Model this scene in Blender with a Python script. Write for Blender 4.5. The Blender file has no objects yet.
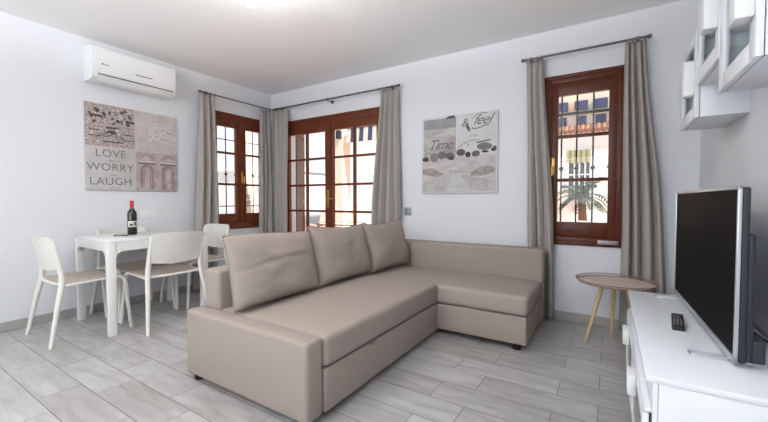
import bpy, bmesh, math, random
from mathutils import Vector, Matrix, noise
random.seed(7)
PI = math.pi
S = bpy.context.scene
COL = S.collection

# ------------------------------------------------------------------ helpers
def srgb(r, g, b):
    f = lambda c: (c/255/12.92) if c/255 <= 0.04045 else ((c/255+0.055)/1.055)**2.4
    return (f(r), f(g), f(b), 1.0)

def mat(name, rgb, rough=0.6, metal=0.0, spec=0.5, noise_amt=0.0, noise_scale=20.0,
        bump=0.0, bump_scale=200.0, emit=0.0, stretch=None):
    m = bpy.data.materials.new(name); m.use_nodes = True
    nt = m.node_tree; b = nt.nodes['Principled BSDF']
    c = srgb(*rgb)
    b.inputs['Base Color'].default_value = c
    b.inputs['Roughness'].default_value = rough
    b.inputs['Metallic'].default_value = metal
    b.inputs['Specular IOR Level'].default_value = spec
    tc = nt.nodes.new('ShaderNodeTexCoord'); mp = nt.nodes.new('ShaderNodeMapping')
    nt.links.new(tc.outputs['Object'], mp.inputs['Vector'])
    if stretch: mp.inputs['Scale'].default_value = stretch
    if noise_amt > 0:
        n = nt.nodes.new('ShaderNodeTexNoise'); n.inputs['Scale'].default_value = noise_scale
        n.inputs['Detail'].default_value = 5
        nt.links.new(mp.outputs['Vector'], n.inputs['Vector'])
        mx = nt.nodes.new('ShaderNodeMix'); mx.data_type = 'RGBA'
        mx.inputs['A'].default_value = tuple(min(1, v*(1-noise_amt)) for v in c[:3]) + (1,)
        mx.inputs['B'].default_value = tuple(min(1, v*(1+noise_amt)) for v in c[:3]) + (1,)
        nt.links.new(n.outputs['Fac'], mx.inputs['Factor'])
        nt.links.new(mx.outputs['Result'], b.inputs['Base Color'])
    if bump > 0:
        n2 = nt.nodes.new('ShaderNodeTexNoise'); n2.inputs['Scale'].default_value = bump_scale
        n2.inputs['Detail'].default_value = 3
        nt.links.new(mp.outputs['Vector'], n2.inputs['Vector'])
        bp = nt.nodes.new('ShaderNodeBump'); bp.inputs['Strength'].default_value = bump
        bp.inputs['Distance'].default_value = 0.002
        nt.links.new(n2.outputs['Fac'], bp.inputs['Height'])
        nt.links.new(bp.outputs['Normal'], b.inputs['Normal'])
    if emit > 0:
        b.inputs['Emission Color'].default_value = c
        b.inputs['Emission Strength'].default_value = emit
    return m

def glass_mat(name, tint=(1, 1, 1, 1), refl=0.08, rough=0.02):
    m = bpy.data.materials.new(name); m.use_nodes = True
    nt = m.node_tree; nt.nodes.clear()
    o = nt.nodes.new('ShaderNodeOutputMaterial'); mix = nt.nodes.new('ShaderNodeMixShader')
    t = nt.nodes.new('ShaderNodeBsdfTransparent'); g = nt.nodes.new('ShaderNodeBsdfGlossy')
    t.inputs['Color'].default_value = tint; g.inputs['Roughness'].default_value = rough
    mix.inputs['Fac'].default_value = refl
    nt.links.new(t.outputs[0], mix.inputs[1]); nt.links.new(g.outputs[0], mix.inputs[2])
    nt.links.new(mix.outputs[0], o.inputs['Surface'])
    return m

class MB:
    """collects shapes for one mesh object"""
    def __init__(s): s.bm = bmesh.new()
    def _xf(s, verts, M):
        if M is not None: bmesh.ops.transform(s.bm, matrix=M, verts=verts)
    def box(s, x0, x1, y0, y1, z0, z1, bev=0.0, seg=2, M=None):
        r = bmesh.ops.create_cube(s.bm, size=1.0); v = r['verts']
        bmesh.ops.transform(s.bm, verts=v, matrix=Matrix.Translation(((x0+x1)/2, (y0+y1)/2, (z0+z1)/2)) @
                            Matrix.Diagonal((abs(x1-x0), abs(y1-y0), abs(z1-z0), 1)))
        if bev > 0:
            es = list({e for q in v for e in q.link_edges})
            rr = bmesh.ops.bevel(s.bm, geom=es, offset=bev, segments=seg, profile=0.5, affect='EDGES')
            v = list({q for f in rr['faces'] for q in f.verts} | {q for q in v if q.is_valid})
        s._xf(v, M); return s
    def tube(s, pts, rad, seg=10, ry=None, closed=False, up=None, M=None):
        pts = [Vector(p) for p in pts]; n = len(pts)
        rads = rad if isinstance(rad, (list, tuple)) else [rad]*n
        rings = []; vs = []
        for i, p in enumerate(pts):
            if closed: d = (pts[(i+1) % n]-pts[i-1])
            else: d = (pts[min(i+1, n-1)]-pts[max(i-1, 0)])
            d.normalize()
            u = Vector(up) if up else (Vector((0, 0, 1)) if abs(d.z) < 0.9 else Vector((0, 1, 0)))
            a = d.cross(u)
            if a.length < 1e-4: a = d.cross(Vector((1, 0, 0)))
            a.normalize(); b = a.cross(d).normalized()
            k = (ry/rads[0]) if ry else 1.0
            ring = [s.bm.verts.new(p + a*rads[i]*math.cos(2*PI*j/seg) + b*rads[i]*k*math.sin(2*PI*j/seg)) for j in range(seg)]
            rings.append(ring); vs += ring
        m = n if closed else n-1
        for i in range(m):
            r0, r1 = rings[i], rings[(i+1) % n]
            for j in range(seg):
                s.bm.faces.new((r0[j], r0[(j+1) % seg], r1[(j+1) % seg], r1[j]))
        if not closed:
            s.bm.faces.new(rings[0][::-1]); s.bm.faces.new(rings[-1])
        s._xf(vs, M); return s
    def lathe(s, prof, c=(0, 0, 0), seg=32, M=None):
        rings = []; vs = []
        for r, z in prof:
            if r < 1e-5:
                q = [s.bm.verts.new((c[0], c[1], c[2]+z))]
            else:
                q = [s.bm.verts.new((c[0]+r*math.cos(2*PI*j/seg), c[1]+r*math.sin(2*PI*j/seg), c[2]+z)) for j in range(seg)]
            rings.append(q); vs += q
        for a, b in zip(rings, rings[1:]):
            for j in range(seg):
                k = (j+1) % seg
                if len(a) == 1 and len(b) == 1: continue
                if len(a) == 1: s.bm.faces.new((a[0], b[k], b[j]))
                elif len(b) == 1: s.bm.faces.new((a[j], a[k], b[0]))
                else: s.bm.faces.new((a[j], a[k], b[k], b[j]))
        s._xf(vs, M); return s
    def poly(s, pts, thick, M=None):
        """pts 2D (x,z); extruded along -y by thick"""
        n = len(pts)
        a = [s.bm.verts.new((p[0], 0, p[1])) for p in pts]
        b = [s.bm.verts.new((p[0], -thick, p[1])) for p in pts]
        s.bm.faces.new(a); s.bm.faces.new(b[::-1])
        for i in range(n): s.bm.faces.new((a[i], b[i], b[(i+1) % n], a[(i+1) % n]))
        s._xf(a+b, M); return s
    def grid(s, fn, nu, nv, closeu=False):
        vs = [[s.bm.verts.new(fn(i/nu, j/nv)) for j in range(nv+1)] for i in range(nu+(0 if closeu else 1))]
        for i in range(nu):
            for j in range(nv):
                A, B = vs[i], vs[(i+1) % len(vs)]
                s.bm.faces.new((A[j], B[j], B[j+1], A[j+1]))
        return s
    def build(s, name, material, parent=None, smooth=0.6, loc=None):
        bmesh.ops.recalc_face_normals(s.bm, faces=s.bm.faces)
        me = bpy.data.meshes.new(name); s.bm.to_mesh(me); s.bm.free()
        o = bpy.data.objects.new(name, me); COL.objects.link(o)
        ms = material if isinstance(material, (list, tuple)) else [material]
        for m in ms: me.materials.append(m)
        if smooth:
            for p in me.polygons: p.use_smooth = True
            me.set_sharp_from_angle(angle=smooth)
        if parent: o.parent = parent
        if loc: o.location = loc
        return o

def tag(o, label, cat=None, group=None, kind=None):
    if label: o['label'] = label
    if cat: o['category'] = cat
    if group: o['group'] = group
    if kind: o['kind'] = kind
    return o

def root(name, loc=(0, 0, 0), rz=0.0, label=None, cat=None, group=None, kind=None):
    o = bpy.data.objects.new(name, None); COL.objects.link(o)
    o.location = loc; o.rotation_euler = (0, 0, rz); o.empty_display_size = 0.1
    return tag(o, label, cat, group, kind)

def copy_tree(o, parent=None):
    c = o.copy(); COL.objects.link(c)
    if parent: c.parent = parent
    for ch in list(o.children): copy_tree(ch, c)
    return c

def text_mesh(txt, size, extrude, name, material, M, parent, shear=0.0, space=1.0, align='CENTER', bold=0.0):
    cu = bpy.data.curves.new('lettering_curve', 'FONT'); cu.body = txt; cu.size = size
    cu.extrude = extrude; cu.shear = shear; cu.space_character = space; cu.align_x = align; cu.align_y = 'CENTER'
    cu.offset = bold; cu.resolution_u = 3
    t = bpy.data.objects.new('lettering_tmp', cu); COL.objects.link(t)
    bpy.context.view_layer.update()
    me = bpy.data.meshes.new_from_object(t); bpy.data.objects.remove(t)
    me.transform(M); me.name = name
    o = bpy.data.objects.new(name, me); COL.objects.link(o); me.materials.clear(); me.materials.append(material)
    o.parent = parent
    return o

def arc(cx, cy, r, a0, a1, n): return [(cx+r*math.cos(a0+(a1-a0)*i/n), cy+r*math.sin(a0+(a1-a0)*i/n)) for i in range(n+1)]

# ------------------------------------------------------------------ dimensions
XL, XR, YB, YR, H = -4.13, 0.56, 3.52, -2.6, 2.56

# ------------------------------------------------------------------ materials
M_wall = mat('painted_wall', (225, 227, 231), 0.85, noise_amt=0.015, noise_scale=3, bump=0.12, bump_scale=60)
M_ceil = mat('ceiling_paint', (244, 243, 242), 0.9, bump=0.05, bump_scale=50)
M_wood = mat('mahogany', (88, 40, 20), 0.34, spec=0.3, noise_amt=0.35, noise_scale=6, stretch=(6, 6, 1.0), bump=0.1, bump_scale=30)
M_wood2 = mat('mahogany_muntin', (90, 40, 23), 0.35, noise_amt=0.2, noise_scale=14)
M_wood3 = mat('mahogany_sunlit', (106, 52, 30), 0.34, spec=0.3, noise_amt=0.3, noise_scale=6, stretch=(6, 6, 1.0), bump=0.1, bump_scale=30)  # mahogany with a brighter, lit tone put into its base colour
M_brass = mat('brass', (205, 160, 80), 0.28, metal=1.0)
M_glass = glass_mat('window_glass', (0.98, 0.99, 1, 1), 0.018)
M_glass2 = glass_mat('cabinet_glass', (0.93, 0.96, 0.96, 1), 0.10, 0.03)
M_white = mat('white_lacquer', (232, 236, 240), 0.32)
M_white2 = mat('white_plastic', (235, 236, 236), 0.4)
M_chair = mat('chair_white_plastic', (226, 224, 217), 0.42)
M_seat = mat('chair_seat_shell', (196, 184, 172), 0.5)
M_table = mat('table_white_lacquer', (228, 228, 226), 0.22)
M_sofa = mat('taupe_fabric', (160, 149, 141), 1.0, spec=0.03, noise_amt=0.06, noise_scale=260, bump=0.5, bump_scale=700)
M_sofa2 = mat('taupe_fabric_cushion', (162, 151, 143), 1.0, spec=0.03, noise_amt=0.06, noise_scale=260, bump=0.5, bump_scale=700)
M_dark = mat('black_plastic', (22, 22, 24), 0.4)
M_foot = mat('black_foot', (18, 17, 17), 0.6)
M_curt = mat('linen_curtain', (169, 164, 159), 1.0, spec=0.03, noise_amt=0.03, noise_scale=90, stretch=(1, 1, 0.3), bump=0.25, bump_scale=500)
M_steel = mat('brushed_steel', (170, 168, 165), 0.28, metal=1.0)
M_steel2 = mat('satin_silver', (200, 203, 206), 0.35, metal=0.85)
M_iron = mat('dark_iron', (42, 44, 50), 0.55, metal=0.3)
M_screen = mat('tv_screen', (7, 6, 6), 0.6, spec=0.06)
M_tvback = mat('tv_back_plastic', (36, 40, 48), 0.55)
M_beech = mat('beech_wood', (205, 178, 138), 0.45, noise_amt=0.12, noise_scale=10, stretch=(5, 5, .8))
M_tray = mat('tray_rose_beige', (206, 187, 174), 0.4, noise_amt=0.05, noise_scale=12)
M_trayedge = mat('tray_edge', (150, 124, 108), 0.45)
M_grey = mat('switch_grey', (150, 155, 160), 0.4, metal=0.3)
M_gap = mat('dark_gap', (48, 50, 54), 0.7)

def floor_material(name):
    m = bpy.data.materials.new(name); m.use_nodes = True
    nt = m.node_tree; N = nt.nodes; L = nt.links; b = N['Principled BSDF']
    tc = N.new('ShaderNodeTexCoord'); sp = N.new('ShaderNodeSeparateXYZ'); L.new(tc.outputs['Object'], sp.inputs[0])
    def math_(op, a, b_=None, c=None):
        n = N.new('ShaderNodeMath'); n.operation = op
        for i, v in enumerate((a, b_, c)):
            if v is None: continue
            if isinstance(v, (int, float)): n.inputs[i].default_value = v
            else: L.new(v, n.inputs[i])
        return n.outputs[0]
    W, LN = 0.1905, 0.5815
    yy = math_('DIVIDE', math_('SUBTRACT', sp.outputs['Y'], 0.605), W)
    row = math_('FLOOR', yy)
    fy = math_('SUBTRACT', yy, row)
    par = math_('FLOORED_MODULO', row, 2)
    # even rows: joints at x=-0.23 ; odd rows: x=-0.035
    xs = math_('SUBTRACT', math_('SUBTRACT', sp.outputs['X'], -0.23), math_('MULTIPLY', par, 0.195))
    xx = math_('DIVIDE', xs, LN)
    cl = math_('FLOOR', xx); fx = math_('SUBTRACT', xx, cl)
    g = 0.0019
    ey = math_('MINIMUM', fy, math_('SUBTRACT', 1, fy)); ex = math_('MINIMUM', fx, math_('SUBTRACT', 1, fx))
    my = math_('LESS_THAN', math_('MULTIPLY', ey, W), g); mx_ = math_('LESS_THAN', math_('MULTIPLY', ex, LN), g*0.8)
    gm = math_('MAXIMUM', my, mx_)
    cb = N.new('ShaderNodeCombineXYZ'); L.new(row, cb.inputs[0]); L.new(cl, cb.inputs[1])
    wn = N.new('ShaderNodeTexWhiteNoise'); wn.noise_dimensions = '2D'; L.new(cb.outputs[0], wn.inputs['Vector'])
    # wood grain
    off = N.new('ShaderNodeVectorMath'); off.operation = 'ADD'
    sc = N.new('ShaderNodeVectorMath'); sc.operation = 'SCALE'; sc.inputs['Scale'].default_value = 9
    L.new(wn.outputs['Color'], sc.inputs[0]); L.new(tc.outputs['Object'], off.inputs[0]); L.new(sc.outputs[0], off.inputs[1])
    mp = N.new('ShaderNodeMapping'); mp.inputs['Scale'].default_value = (1.6, 9, 1); L.new(off.outputs[0], mp.inputs[0])
    n1 = N.new('ShaderNodeTexNoise'); n1.inputs['Scale'].default_value = 2.2; n1.inputs['Detail'].default_value = 7
    n1.inputs['Distortion'].default_value = 0.6; L.new(mp.outputs[0], n1.inputs['Vector'])
    n2 = N.new('ShaderNodeTexNoise'); n2.inputs['Scale'].default_value = 1.7; n2.inputs['Detail'].default_value = 4
    L.new(off.outputs[0], n2.inputs['Vector'])
    cr = N.new('ShaderNodeValToRGB')
    cr.color_ramp.elements[0].position = 0.30; cr.color_ramp.elements[0].color = srgb(150, 146, 143)
    cr.color_ramp.elements[1].position = 0.66; cr.color_ramp.elements[1].color = srgb(188, 187, 186)
    mixf = math_('ADD', math_('MULTIPLY', n1.outputs['Fac'], 0.6), math_('MULTIPLY', n2.outputs['Fac'], 0.4))
    L.new(math_('ADD', mixf, math_('MULTIPLY', math_('SUBTRACT', wn.outputs['Value'], 0.5), 0.14)), cr.inputs[0])
    mg = N.new('ShaderNodeMix'); mg.data_type = 'RGBA'; L.new(gm, mg.inputs['Factor'])
    L.new(cr.outputs['Color'], mg.inputs['A']); mg.inputs['B'].default_value = srgb(92, 86, 84)
    L.new(mg.outputs['Result'], b.inputs['Base Color'])
    b.inputs['Roughness'].default_value = 0.42; b.inputs['Specular IOR Level'].default_value = 0.4
    bp = N.new('ShaderNodeBump'); bp.inputs['Strength'].default_value = 0.35; bp.inputs['Distance'].default_value = 0.001
    L.new(math_('SUBTRACT', math_('MULTIPLY', n1.outputs['Fac'], 0.25), gm), bp.inputs['Height']); L.new(bp.outputs[0], b.inputs['Normal'])
    return m
M_floor = floor_material('wood_look_tile')
M_base = mat('baseboard_tile', (172, 168, 166), 0.45, noise_amt=0.08, noise_scale=6, stretch=(1, 1, 6))

# ------------------------------------------------------------------ room shell
T = 0.22
def wall_with_holes(name, axis, plane, out, a0, a1, holes, m=M_wall):
    """axis 'x' : wall runs along x at y=plane ; 'y': runs along y at x=plane ; out = +1/-1 outward direction"""
    mb = MB()
    cuts = sorted({a0, a1} | {h[0] for h in holes} | {h[1] for h in holes})
    for c0, c1 in zip(cuts, cuts[1:]):
        spans = [(0.0, H+0.15)]
        for h in holes:
            if c0 >= h[0]-1e-6 and c1 <= h[1]+1e-6:
                spans = []
                if h[2] > 0: spans.append((0.0, h[2]))
                spans.append((h[3], H+0.15))
        for z0, z1 in spans:
            p0, p1 = sorted((plane, plane+out*T))
            if axis == 'x': mb.box(c0, c1, p0, p1, z0, z1)
            else: mb.box(p0, p1, c0, c1, z0, z1)
    bmesh.ops.remove_doubles(mb.bm, verts=mb.bm.verts, dist=1e-5)
    o = mb.build(name, m, smooth=0); o['kind'] = 'structure'; return o

DOOR = (-3.87, -2.23, 0.0, 2.125)
WR = (-0.50, 0.09, 0.68, 2.137)
WL = (2.58, 3.46, 0.70, 2.15)
REAR = (-3.6, -0.2, 0.9, 2.2)
wall_with_holes('wall_back', 'x', YB, 1, XL-T, XR+T, [DOOR, WR])
wall_with_holes('wall_left', 'y', XL, -1, YR, YB, [WL])
wall_with_holes('wall_right', 'y', XR, 1, YR, YB, [])
wall_with_holes('wall_rear', 'x', YR, -1, XL-T, XR+T, [REAR])
o = MB().box(XL-T, XR+T, YR-T, YB+T, -0.12, 0).build('floor', M_floor, smooth=0); o['kind'] = 'structure'
o = MB().box(XL, XR, YR, YB, H, H+0.15).build('ceiling', M_ceil, smooth=0); o['kind'] = 'structure'
bh = 0.073
def bb(name, *boxes):
    mb = MB()
    for b in boxes: mb.box(*b, bev=0.002, seg=1)
    o = mb.build(name, M_base, smooth=0); o['kind'] = 'structure'
bb('baseboard_left', (XL, XL+0.011, YR, YB, 0, bh))
bb('baseboard_back', (XL+0.011, DOOR[0], YB-0.011, YB, 0, bh), (DOOR[1], XR-0.011, YB-0.011, YB, 0, bh))
bb('baseboard_right', (XR-0.011, XR, YR, YB, 0, bh))

# ---- windows and door --------------------------------------------------------
def joinery(rootobj, a0, a1, z0, z1, leaves, glass_z, muntin_z, fr, to3, bottom_rail=None, vmunt=True, wood=None):
    wood = wood or M_wood
    """to3(a,d,z): a along the wall, d depth outward from inner wall face. leaves: list of (glass a0,a1, leaf a0,a1)"""
    def B(mb, a, b, d0, d1, c, d, bev=0.004):
        p = to3(a, d0, c); q = to3(b, d1, d)
        mb.box(min(p[0], q[0]), max(p[0], q[0]), min(p[1], q[1]), max(p[1], q[1]), c, d, bev=bev, seg=2)
    mb = MB()
    B(mb, a0, a0+fr, -0.012, 0.075, z0, z1); B(mb, a1-fr, a1, -0.012, 0.075, z0, z1)
    B(mb, a0+fr-.002, a1-fr+.002, -0.012, 0.075, z1-fr*1.1, z1)
    if z0 > 0.05: B(mb, a0+fr-.002, a1-fr+.002, -0.02, 0.075, z0, z0+fr*1.1)
    # architrave lip on the wall
    B(mb, a0-0.012, a0+0.016, -0.02, 0.0, z0-(0.012 if z0 > 0.05 else 0), z1+0.012, 0.003)
    B(mb, a1-0.016, a1+0.012, -0.02, 0.0, z0-(0.012 if z0 > 0.05 else 0), z1+0.012, 0.003)
    B(mb, a0-0.012, a1+0.012, -0.021, 0.0, z1-0.016, z1+0.012, 0.003)
    if z0 > 0.05: B(mb, a0-0.012, a1+0.012, -0.021, 0.0, z0-0.012, z0+0.016, 0.003)
    mb.build('frame', wood, rootobj)
    for (g0, g1, l0, l1) in leaves:
        mb = MB()
        zt = z1-fr*1.1+0.004; zb = (z0+fr*1.1-0.004) if z0 > 0.05 else 0.01
        B(mb, l0, g0, -0.004, 0.05, zb, zt); B(mb, g1, l1, -0.004, 0.05, zb, zt)
        B(mb, g0-.002, g1+.002, -0.004, 0.05, glass_z[1], zt); B(mb, g0-.002, g1+.002, -0.004, 0.05, zb, glass_z[0])
        sash = mb.build('sash' if z0 > 0.05 else 'door_leaf', wood, rootobj)
        mb = MB()
        for mz in muntin_z: B(mb, g0-.002, g1+.002, 0.006, 0.04, mz-0.014, mz+0.014, 0.004)
        if vmunt:
            gm = (g0+g1)/2
            B(mb, gm-0.016, gm+0.016, 0.005, 0.041, glass_z[0]-.002, glass_z[1]+.002, 0.004)
        mb.build('muntin', wood, sash)
        mb = MB()
        B(mb, g0-.003, g1+.003, 0.021, 0.025, glass_z[0]-.003, glass_z[1]+.003, 0)
        mb.build('pane', M_glass, sash, smooth=0)

def lever(parent, P, along, out, z, flip=1, name='handle', horiz=True):
    """brass plate and lever. P origin on the surface, along unit vec, out unit vec into the room"""
    P = Vector(P); A = Vector(along); O = Vector(out)
    mb = MB()
    def bx(a0, a1, o0, o1, z0, z1, bev):
        c = [P+A*a+O*q for a in (a0, a1) for q in (o0, o1)]
        mb.box(min(v.x for v in c), max(v.x for v in c), min(v.y for v in c), max(v.y for v in c), z0, z1, bev=bev)
    bx(-0.016, 0.016, 0, 0.006, z-(0.12 if horiz else 0.075), z+(0.11 if horiz else 0.075), 0.003)
    mb.tube([P+O*0.0+Vector((0, 0, z)), P+O*0.045+Vector((0, 0, z))], 0.009, 10)
    if horiz:
        mb.tube([P+O*0.042+Vector((0, 0, z)), P+O*0.05+A*flip*0.03+Vector((0, 0, z+0.004)), P+O*0.05+A*flip*0.11+Vector((0, 0, z-0.004))], [0.009, 0.009, 0.007], 10)
    else:
        mb.tube([P+O*0.042+Vector((0, 0, z)), P+O*0.05+Vector((0, 0, z-0.03)), P+O*0.046+Vector((0, 0, z-0.085))], [0.008, 0.008, 0.006], 10)
    return mb.build(name, M_brass, parent)

# balcony door
d1 = root('door_1', (0, 0, 0), kind='structure', label='double glazed mahogany balcony door in the back wall')
joinery(d1, DOOR[0], DOOR[1], 0, DOOR[3], [(-3.777, -3.112, -3.81, -3.052), (-2.985, -2.32, -3.048, -2.29)],
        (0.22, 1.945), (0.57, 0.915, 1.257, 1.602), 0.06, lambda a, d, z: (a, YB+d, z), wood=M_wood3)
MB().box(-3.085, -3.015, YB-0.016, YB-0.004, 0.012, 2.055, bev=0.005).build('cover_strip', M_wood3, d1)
lever(d1, (-3.05, YB-0.016, 0), (1, 0, 0), (0, -1, 0), 1.08, 1)
# left window
w1 = root('window_1', (0, 0, 0), kind='structure', label='two-leaf mahogany window in the left wall')
joinery(w1, WL[0], WL[1], WL[2], WL[3], [(2.68, 2.953, 2.632, 3.018), (3.093, 3.362, 3.022, 3.41)],
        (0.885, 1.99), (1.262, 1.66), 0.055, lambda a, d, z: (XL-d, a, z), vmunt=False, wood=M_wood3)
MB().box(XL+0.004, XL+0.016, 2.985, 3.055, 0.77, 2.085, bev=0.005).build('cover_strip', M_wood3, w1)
lever(w1, (XL+0.016, 3.02, 0), (0, 1, 0), (1, 0, 0), 1.36, 1, horiz=False)
# right window
w2 = root('window_2', (0, 0, 0), kind='structure', label='single-leaf mahogany window in the back wall right of the sofa')
joinery(w2, WR[0], WR[1], WR[2], WR[3], [(-0.40, -0.02, -0.452, 0.045)],
        (0.868, 1.975), (1.236, 1.617), 0.05, lambda a, d, z: (a, YB+d, z), vmunt=False)
lever(w2, (-0.438, YB-0.004, 0), (1, 0, 0), (0, -1, 0), 1.36, 1, horiz=False)
mb = MB()
mb.box(-0.085, 0.062, YB-0.0255, YB-0.0205, 0.688, 0.722, bev=0.001)  # thin speckled silver strip along the bottom rail
strp = mb.build('rail_strip', mat('speckled_silver', (150, 145, 150), 0.35, metal=.4, noise_amt=0.8, noise_scale=60), w2); strp['label'] = 'shiny silver strip on bottom rail'
# added rear window, unseen behind the camera, there to light the room
w3 = root('added_rear_window', (0, 0, 0), kind='structure')
joinery(w3, REAR[0], REAR[1], REAR[2], REAR[3], [(-3.5, -1.98, -3.54, -1.902), (-1.82, -0.3, -1.898, -0.26)],
        (1.02, 2.08), (1.55,), 0.055, lambda a, d, z: (a, YR-d, z))

# ------------------------------------------------------------------ window grilles (outside)
def grille(nm, label, to3, bars, zs, a0, a1, z0, z1, knobz, extra=False):
    g = root(nm, to3(0, 0, 0) if False else (0, 0, 0), label=label, cat='window grille')
    for a in bars:
        mb = MB()
        mb.tube([to3(a, 0, z0), to3(a, 0, z1)], 0.007, 8)
        for k in knobz:
            p = to3(a, 0, k)
            mb.lathe([(0, -.022), (.010, -.018), (.019, -.004), (.019, .004), (.010, .018), (0, .022)], p, 10)
        mb.build('vertical_bar', M_iron, g)
    for z in zs:
        MB().tube([to3(a0, 0.0, z), to3(a1, 0.0, z)], 0.006, 8).build('cross_bar', M_iron, g)
    return g
gr = grille('window_grille', 'dark iron grille with vertical bars outside the right window', lambda a, d, z: (a, YB+0.14, z),
       (-0.385, -0.262, -0.135, -0.01), (0.80, 1.84, 2.06), WR[0], WR[1], WR[2], WR[3], (1.345,))
gr = grille('window_grille', 'dark iron grille with vertical bars outside the left wall window', lambda a, d, z: (XL-0.14, a, z),
       (2.62, 2.76, 2.89, 3.03, 3.17, 3.31, 3.43), (0.98, 1.85), WL[0], WL[1], WL[2], WL[3], (1.40,))
# scroll ornament on the left grille
mb = MB()
for s, zc in ((1, 1.02), (-1, 1.10)):
    pts = [(XL-0.14, 3.235+s*0.035*(1-t/16)*math.cos(t*0.55), zc+0.035*(1-t/16)*math.sin(t*0.55)) for t in range(15)]
    mb.tube(pts, 0.0055, 6)
mb.build('scroll', M_iron, gr)

# ------------------------------------------------------------------ curtain rods & curtains
M_rod = mat('dark_steel_rod', (112, 108, 106), 0.3, metal=0.9)
def rod(label, p0, p1, brackets, outv, fin=(True, True), r=0.010, rings=()):
    """rod from p0 to p1 with brackets (fractions) reaching the wall along outv"""
    P0, P1 = Vector(p0), Vector(p1); O = Vector(outv); g = root('curtain_rod', p0, label=label, cat='curtain rod', group='steel curtain rods')
    L = P1-P0; u = L.normalized()
    mb = MB().tube([(0, 0, 0), L*0.5, L], r, 12)
    mb.build('pole', M_rod, g)
    for k, q, s in ((0, Vector(), -1), (1, L, 1)):
        if fin[k]:
            MB().tube([q-u*s*0.002, q+u*s*0.008, q+u*s*0.022, q+u*s*0.03], [r*1.05, r*1.6, r*1.6, r*0.9], 12).build('finial', M_rod, g)
    for (f0, f1, n_) in rings:
        for k in range(n_):
            c = L*(f0+(f1-f0)*k/(n_-1))
            e1, e2 = Vector((0, 0, 1)), u.cross(Vector((0, 0, 1)))
            MB().tube([c-Vector((0, 0, 0.006))+(e1*math.cos(t*PI/8)+e2*math.sin(t*PI/8))*0.0185 for t in range(16)], 0.0022, 6, closed=True).build('ring', M_rod, g)
    for f in brackets:
        c = L*f
        mb = MB().tube([c-Vector((0, 0, 0.012)), c+O*0.1-Vector((0, 0, 0.012))], 0.006, 8)
        mb.tube([c+O*0.093-Vector((0, 0, 0.012)), c+O*0.104-Vector((0, 0, 0.012))], 0.022, 14)
        mb.tube([c-u*0.008, c+u*0.008], r*1.6, 12)
        mb.build('bracket', M_rod, g)
    return g
RZ = 2.305
rod('thin steel curtain rod above the left wall window', (-4.025, 2.42, RZ+0.012), (-4.025, 3.43, RZ+0.012), (0.06,), (-1, 0, 0), (True, False), r=0.008, rings=((0.0, 0.17, 4), (0.85, 0.99, 3)))
rod('steel curtain rod above the balcony door', (-3.985, 3.415, RZ), (-1.975, 3.415, RZ), (0.04, 0.5, 0.965), (0, 1, 0), (False, True), rings=((0.02, 0.14, 4), (0.885, 0.99, 5)))
rod('steel curtain rod above the right window', (-0.665, 3.415, RZ), (0.218, 3.415, RZ), (0.06, 0.93), (0, 1, 0), rings=((0.015, 0.165, 4), (0.86, 0.99, 4)))

def curtain(label, top, bot, axis, perp, ztop, zbot, folds, mid=None, seed=0, amp=0.028, n=None):
    """top/bot = (a0,a1) along axis; axis 'x' -> perp is y, axis 'y' -> perp is x"""
    rnd = random.Random(seed)
    ph = [rnd.uniform(-0.35, 0.35) for _ in range(folds+2)]
    am = [rnd.uniform(0.65, 1.25) for _ in range(folds+2)]
    wj = [rnd.uniform(-1, 1) for _ in range(folds+2)]
    s1 = rnd.uniform(0, 9)
    def fn(u, v):
        # v 0 bottom -> 1 top
        z = zbot+(ztop-zbot)*v
        t = 1-v
        if mid:
            mz, m0, m1 = mid; tm = 1-(mz-zbot)/(ztop-zbot)
            if t < tm: k = (t/tm); k = k*k*(3-2*k)*0.5+k*0.5; a0 = top[0]+(m0-top[0])*k; a1 = top[1]+(m1-top[1])*k
            else: k = (t-tm)/(1-tm); a0 = m0+(bot[0]-m0)*k; a1 = m1+(bot[1]-m1)*k
        else:
            a0 = top[0]+(bot[0]-top[0])*t; a1 = top[1]+(bot[1]-top[1])*t
        i = min(int(u*folds), folds-1)
        fold = u*folds
        ff = fold+0.10*math.sin(2*PI*fold*0.5+s1)*t
        w = 2*abs(math.sin(PI*ff))**0.75-1
        w = (w+0.30*math.sin(PI*fold*0.7+s1)*t+0.10*math.sin(3*PI*fold+s1)*(1 if t > .05 else 2))*(-1 if axis == 'x' else 1)
        A = 1.65*amp*(0.5+0.6*min(1, t*2.2))*am[i]*(0.6+0.4*math.sin(PI*(fold-i)))
        if t < 0.05:   # pinch pleats at the head
            A *= 0.55+9*t
        drift = 0.010*noise.noise(Vector((u*2, z*0.8, s1)))
        a = a0+(a1-a0)*u+0.010*wj[i]*math.sin(PI*(fold-i))*t*2+drift
        p = perp+A*w+0.012*noise.noise(Vector((u*5, z*1.6, s1+3)))
        return (a, p, z) if axis == 'x' else (p, a, z)
    mb = MB().grid(fn, folds*18, 34)
    g = mb.build('curtain', M_curt, smooth=3.0)
    md = g.modifiers.new('thickness', 'SOLIDIFY'); md.thickness = 0.003; md.offset = 0
    tag(g, label, 'curtain', 'taupe curtains on steel rods')
    # hooks
    return g
ZT = RZ-0.008
Cs = []
curtain('taupe curtain at the left side of the left wall window', (2.405, 2.60), (2.30, 2.60), 'y', -4.03, ZT+0.01, 0.015, 3, seed=1, mid=(0.9, 2.345, 2.625))
curtain('taupe curtain in the corner, right side of the left wall window', (3.265, 3.445), (3.225, 3.445), 'y', -4.045, ZT+0.005, 0.015, 3, seed=2, amp=0.018)
curtain('taupe curtain in the corner, left side of the balcony door', (-3.985, -3.70), (-3.98, -3.735), 'x', 3.43, ZT, 0.015, 3, seed=3, amp=0.022)
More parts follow.
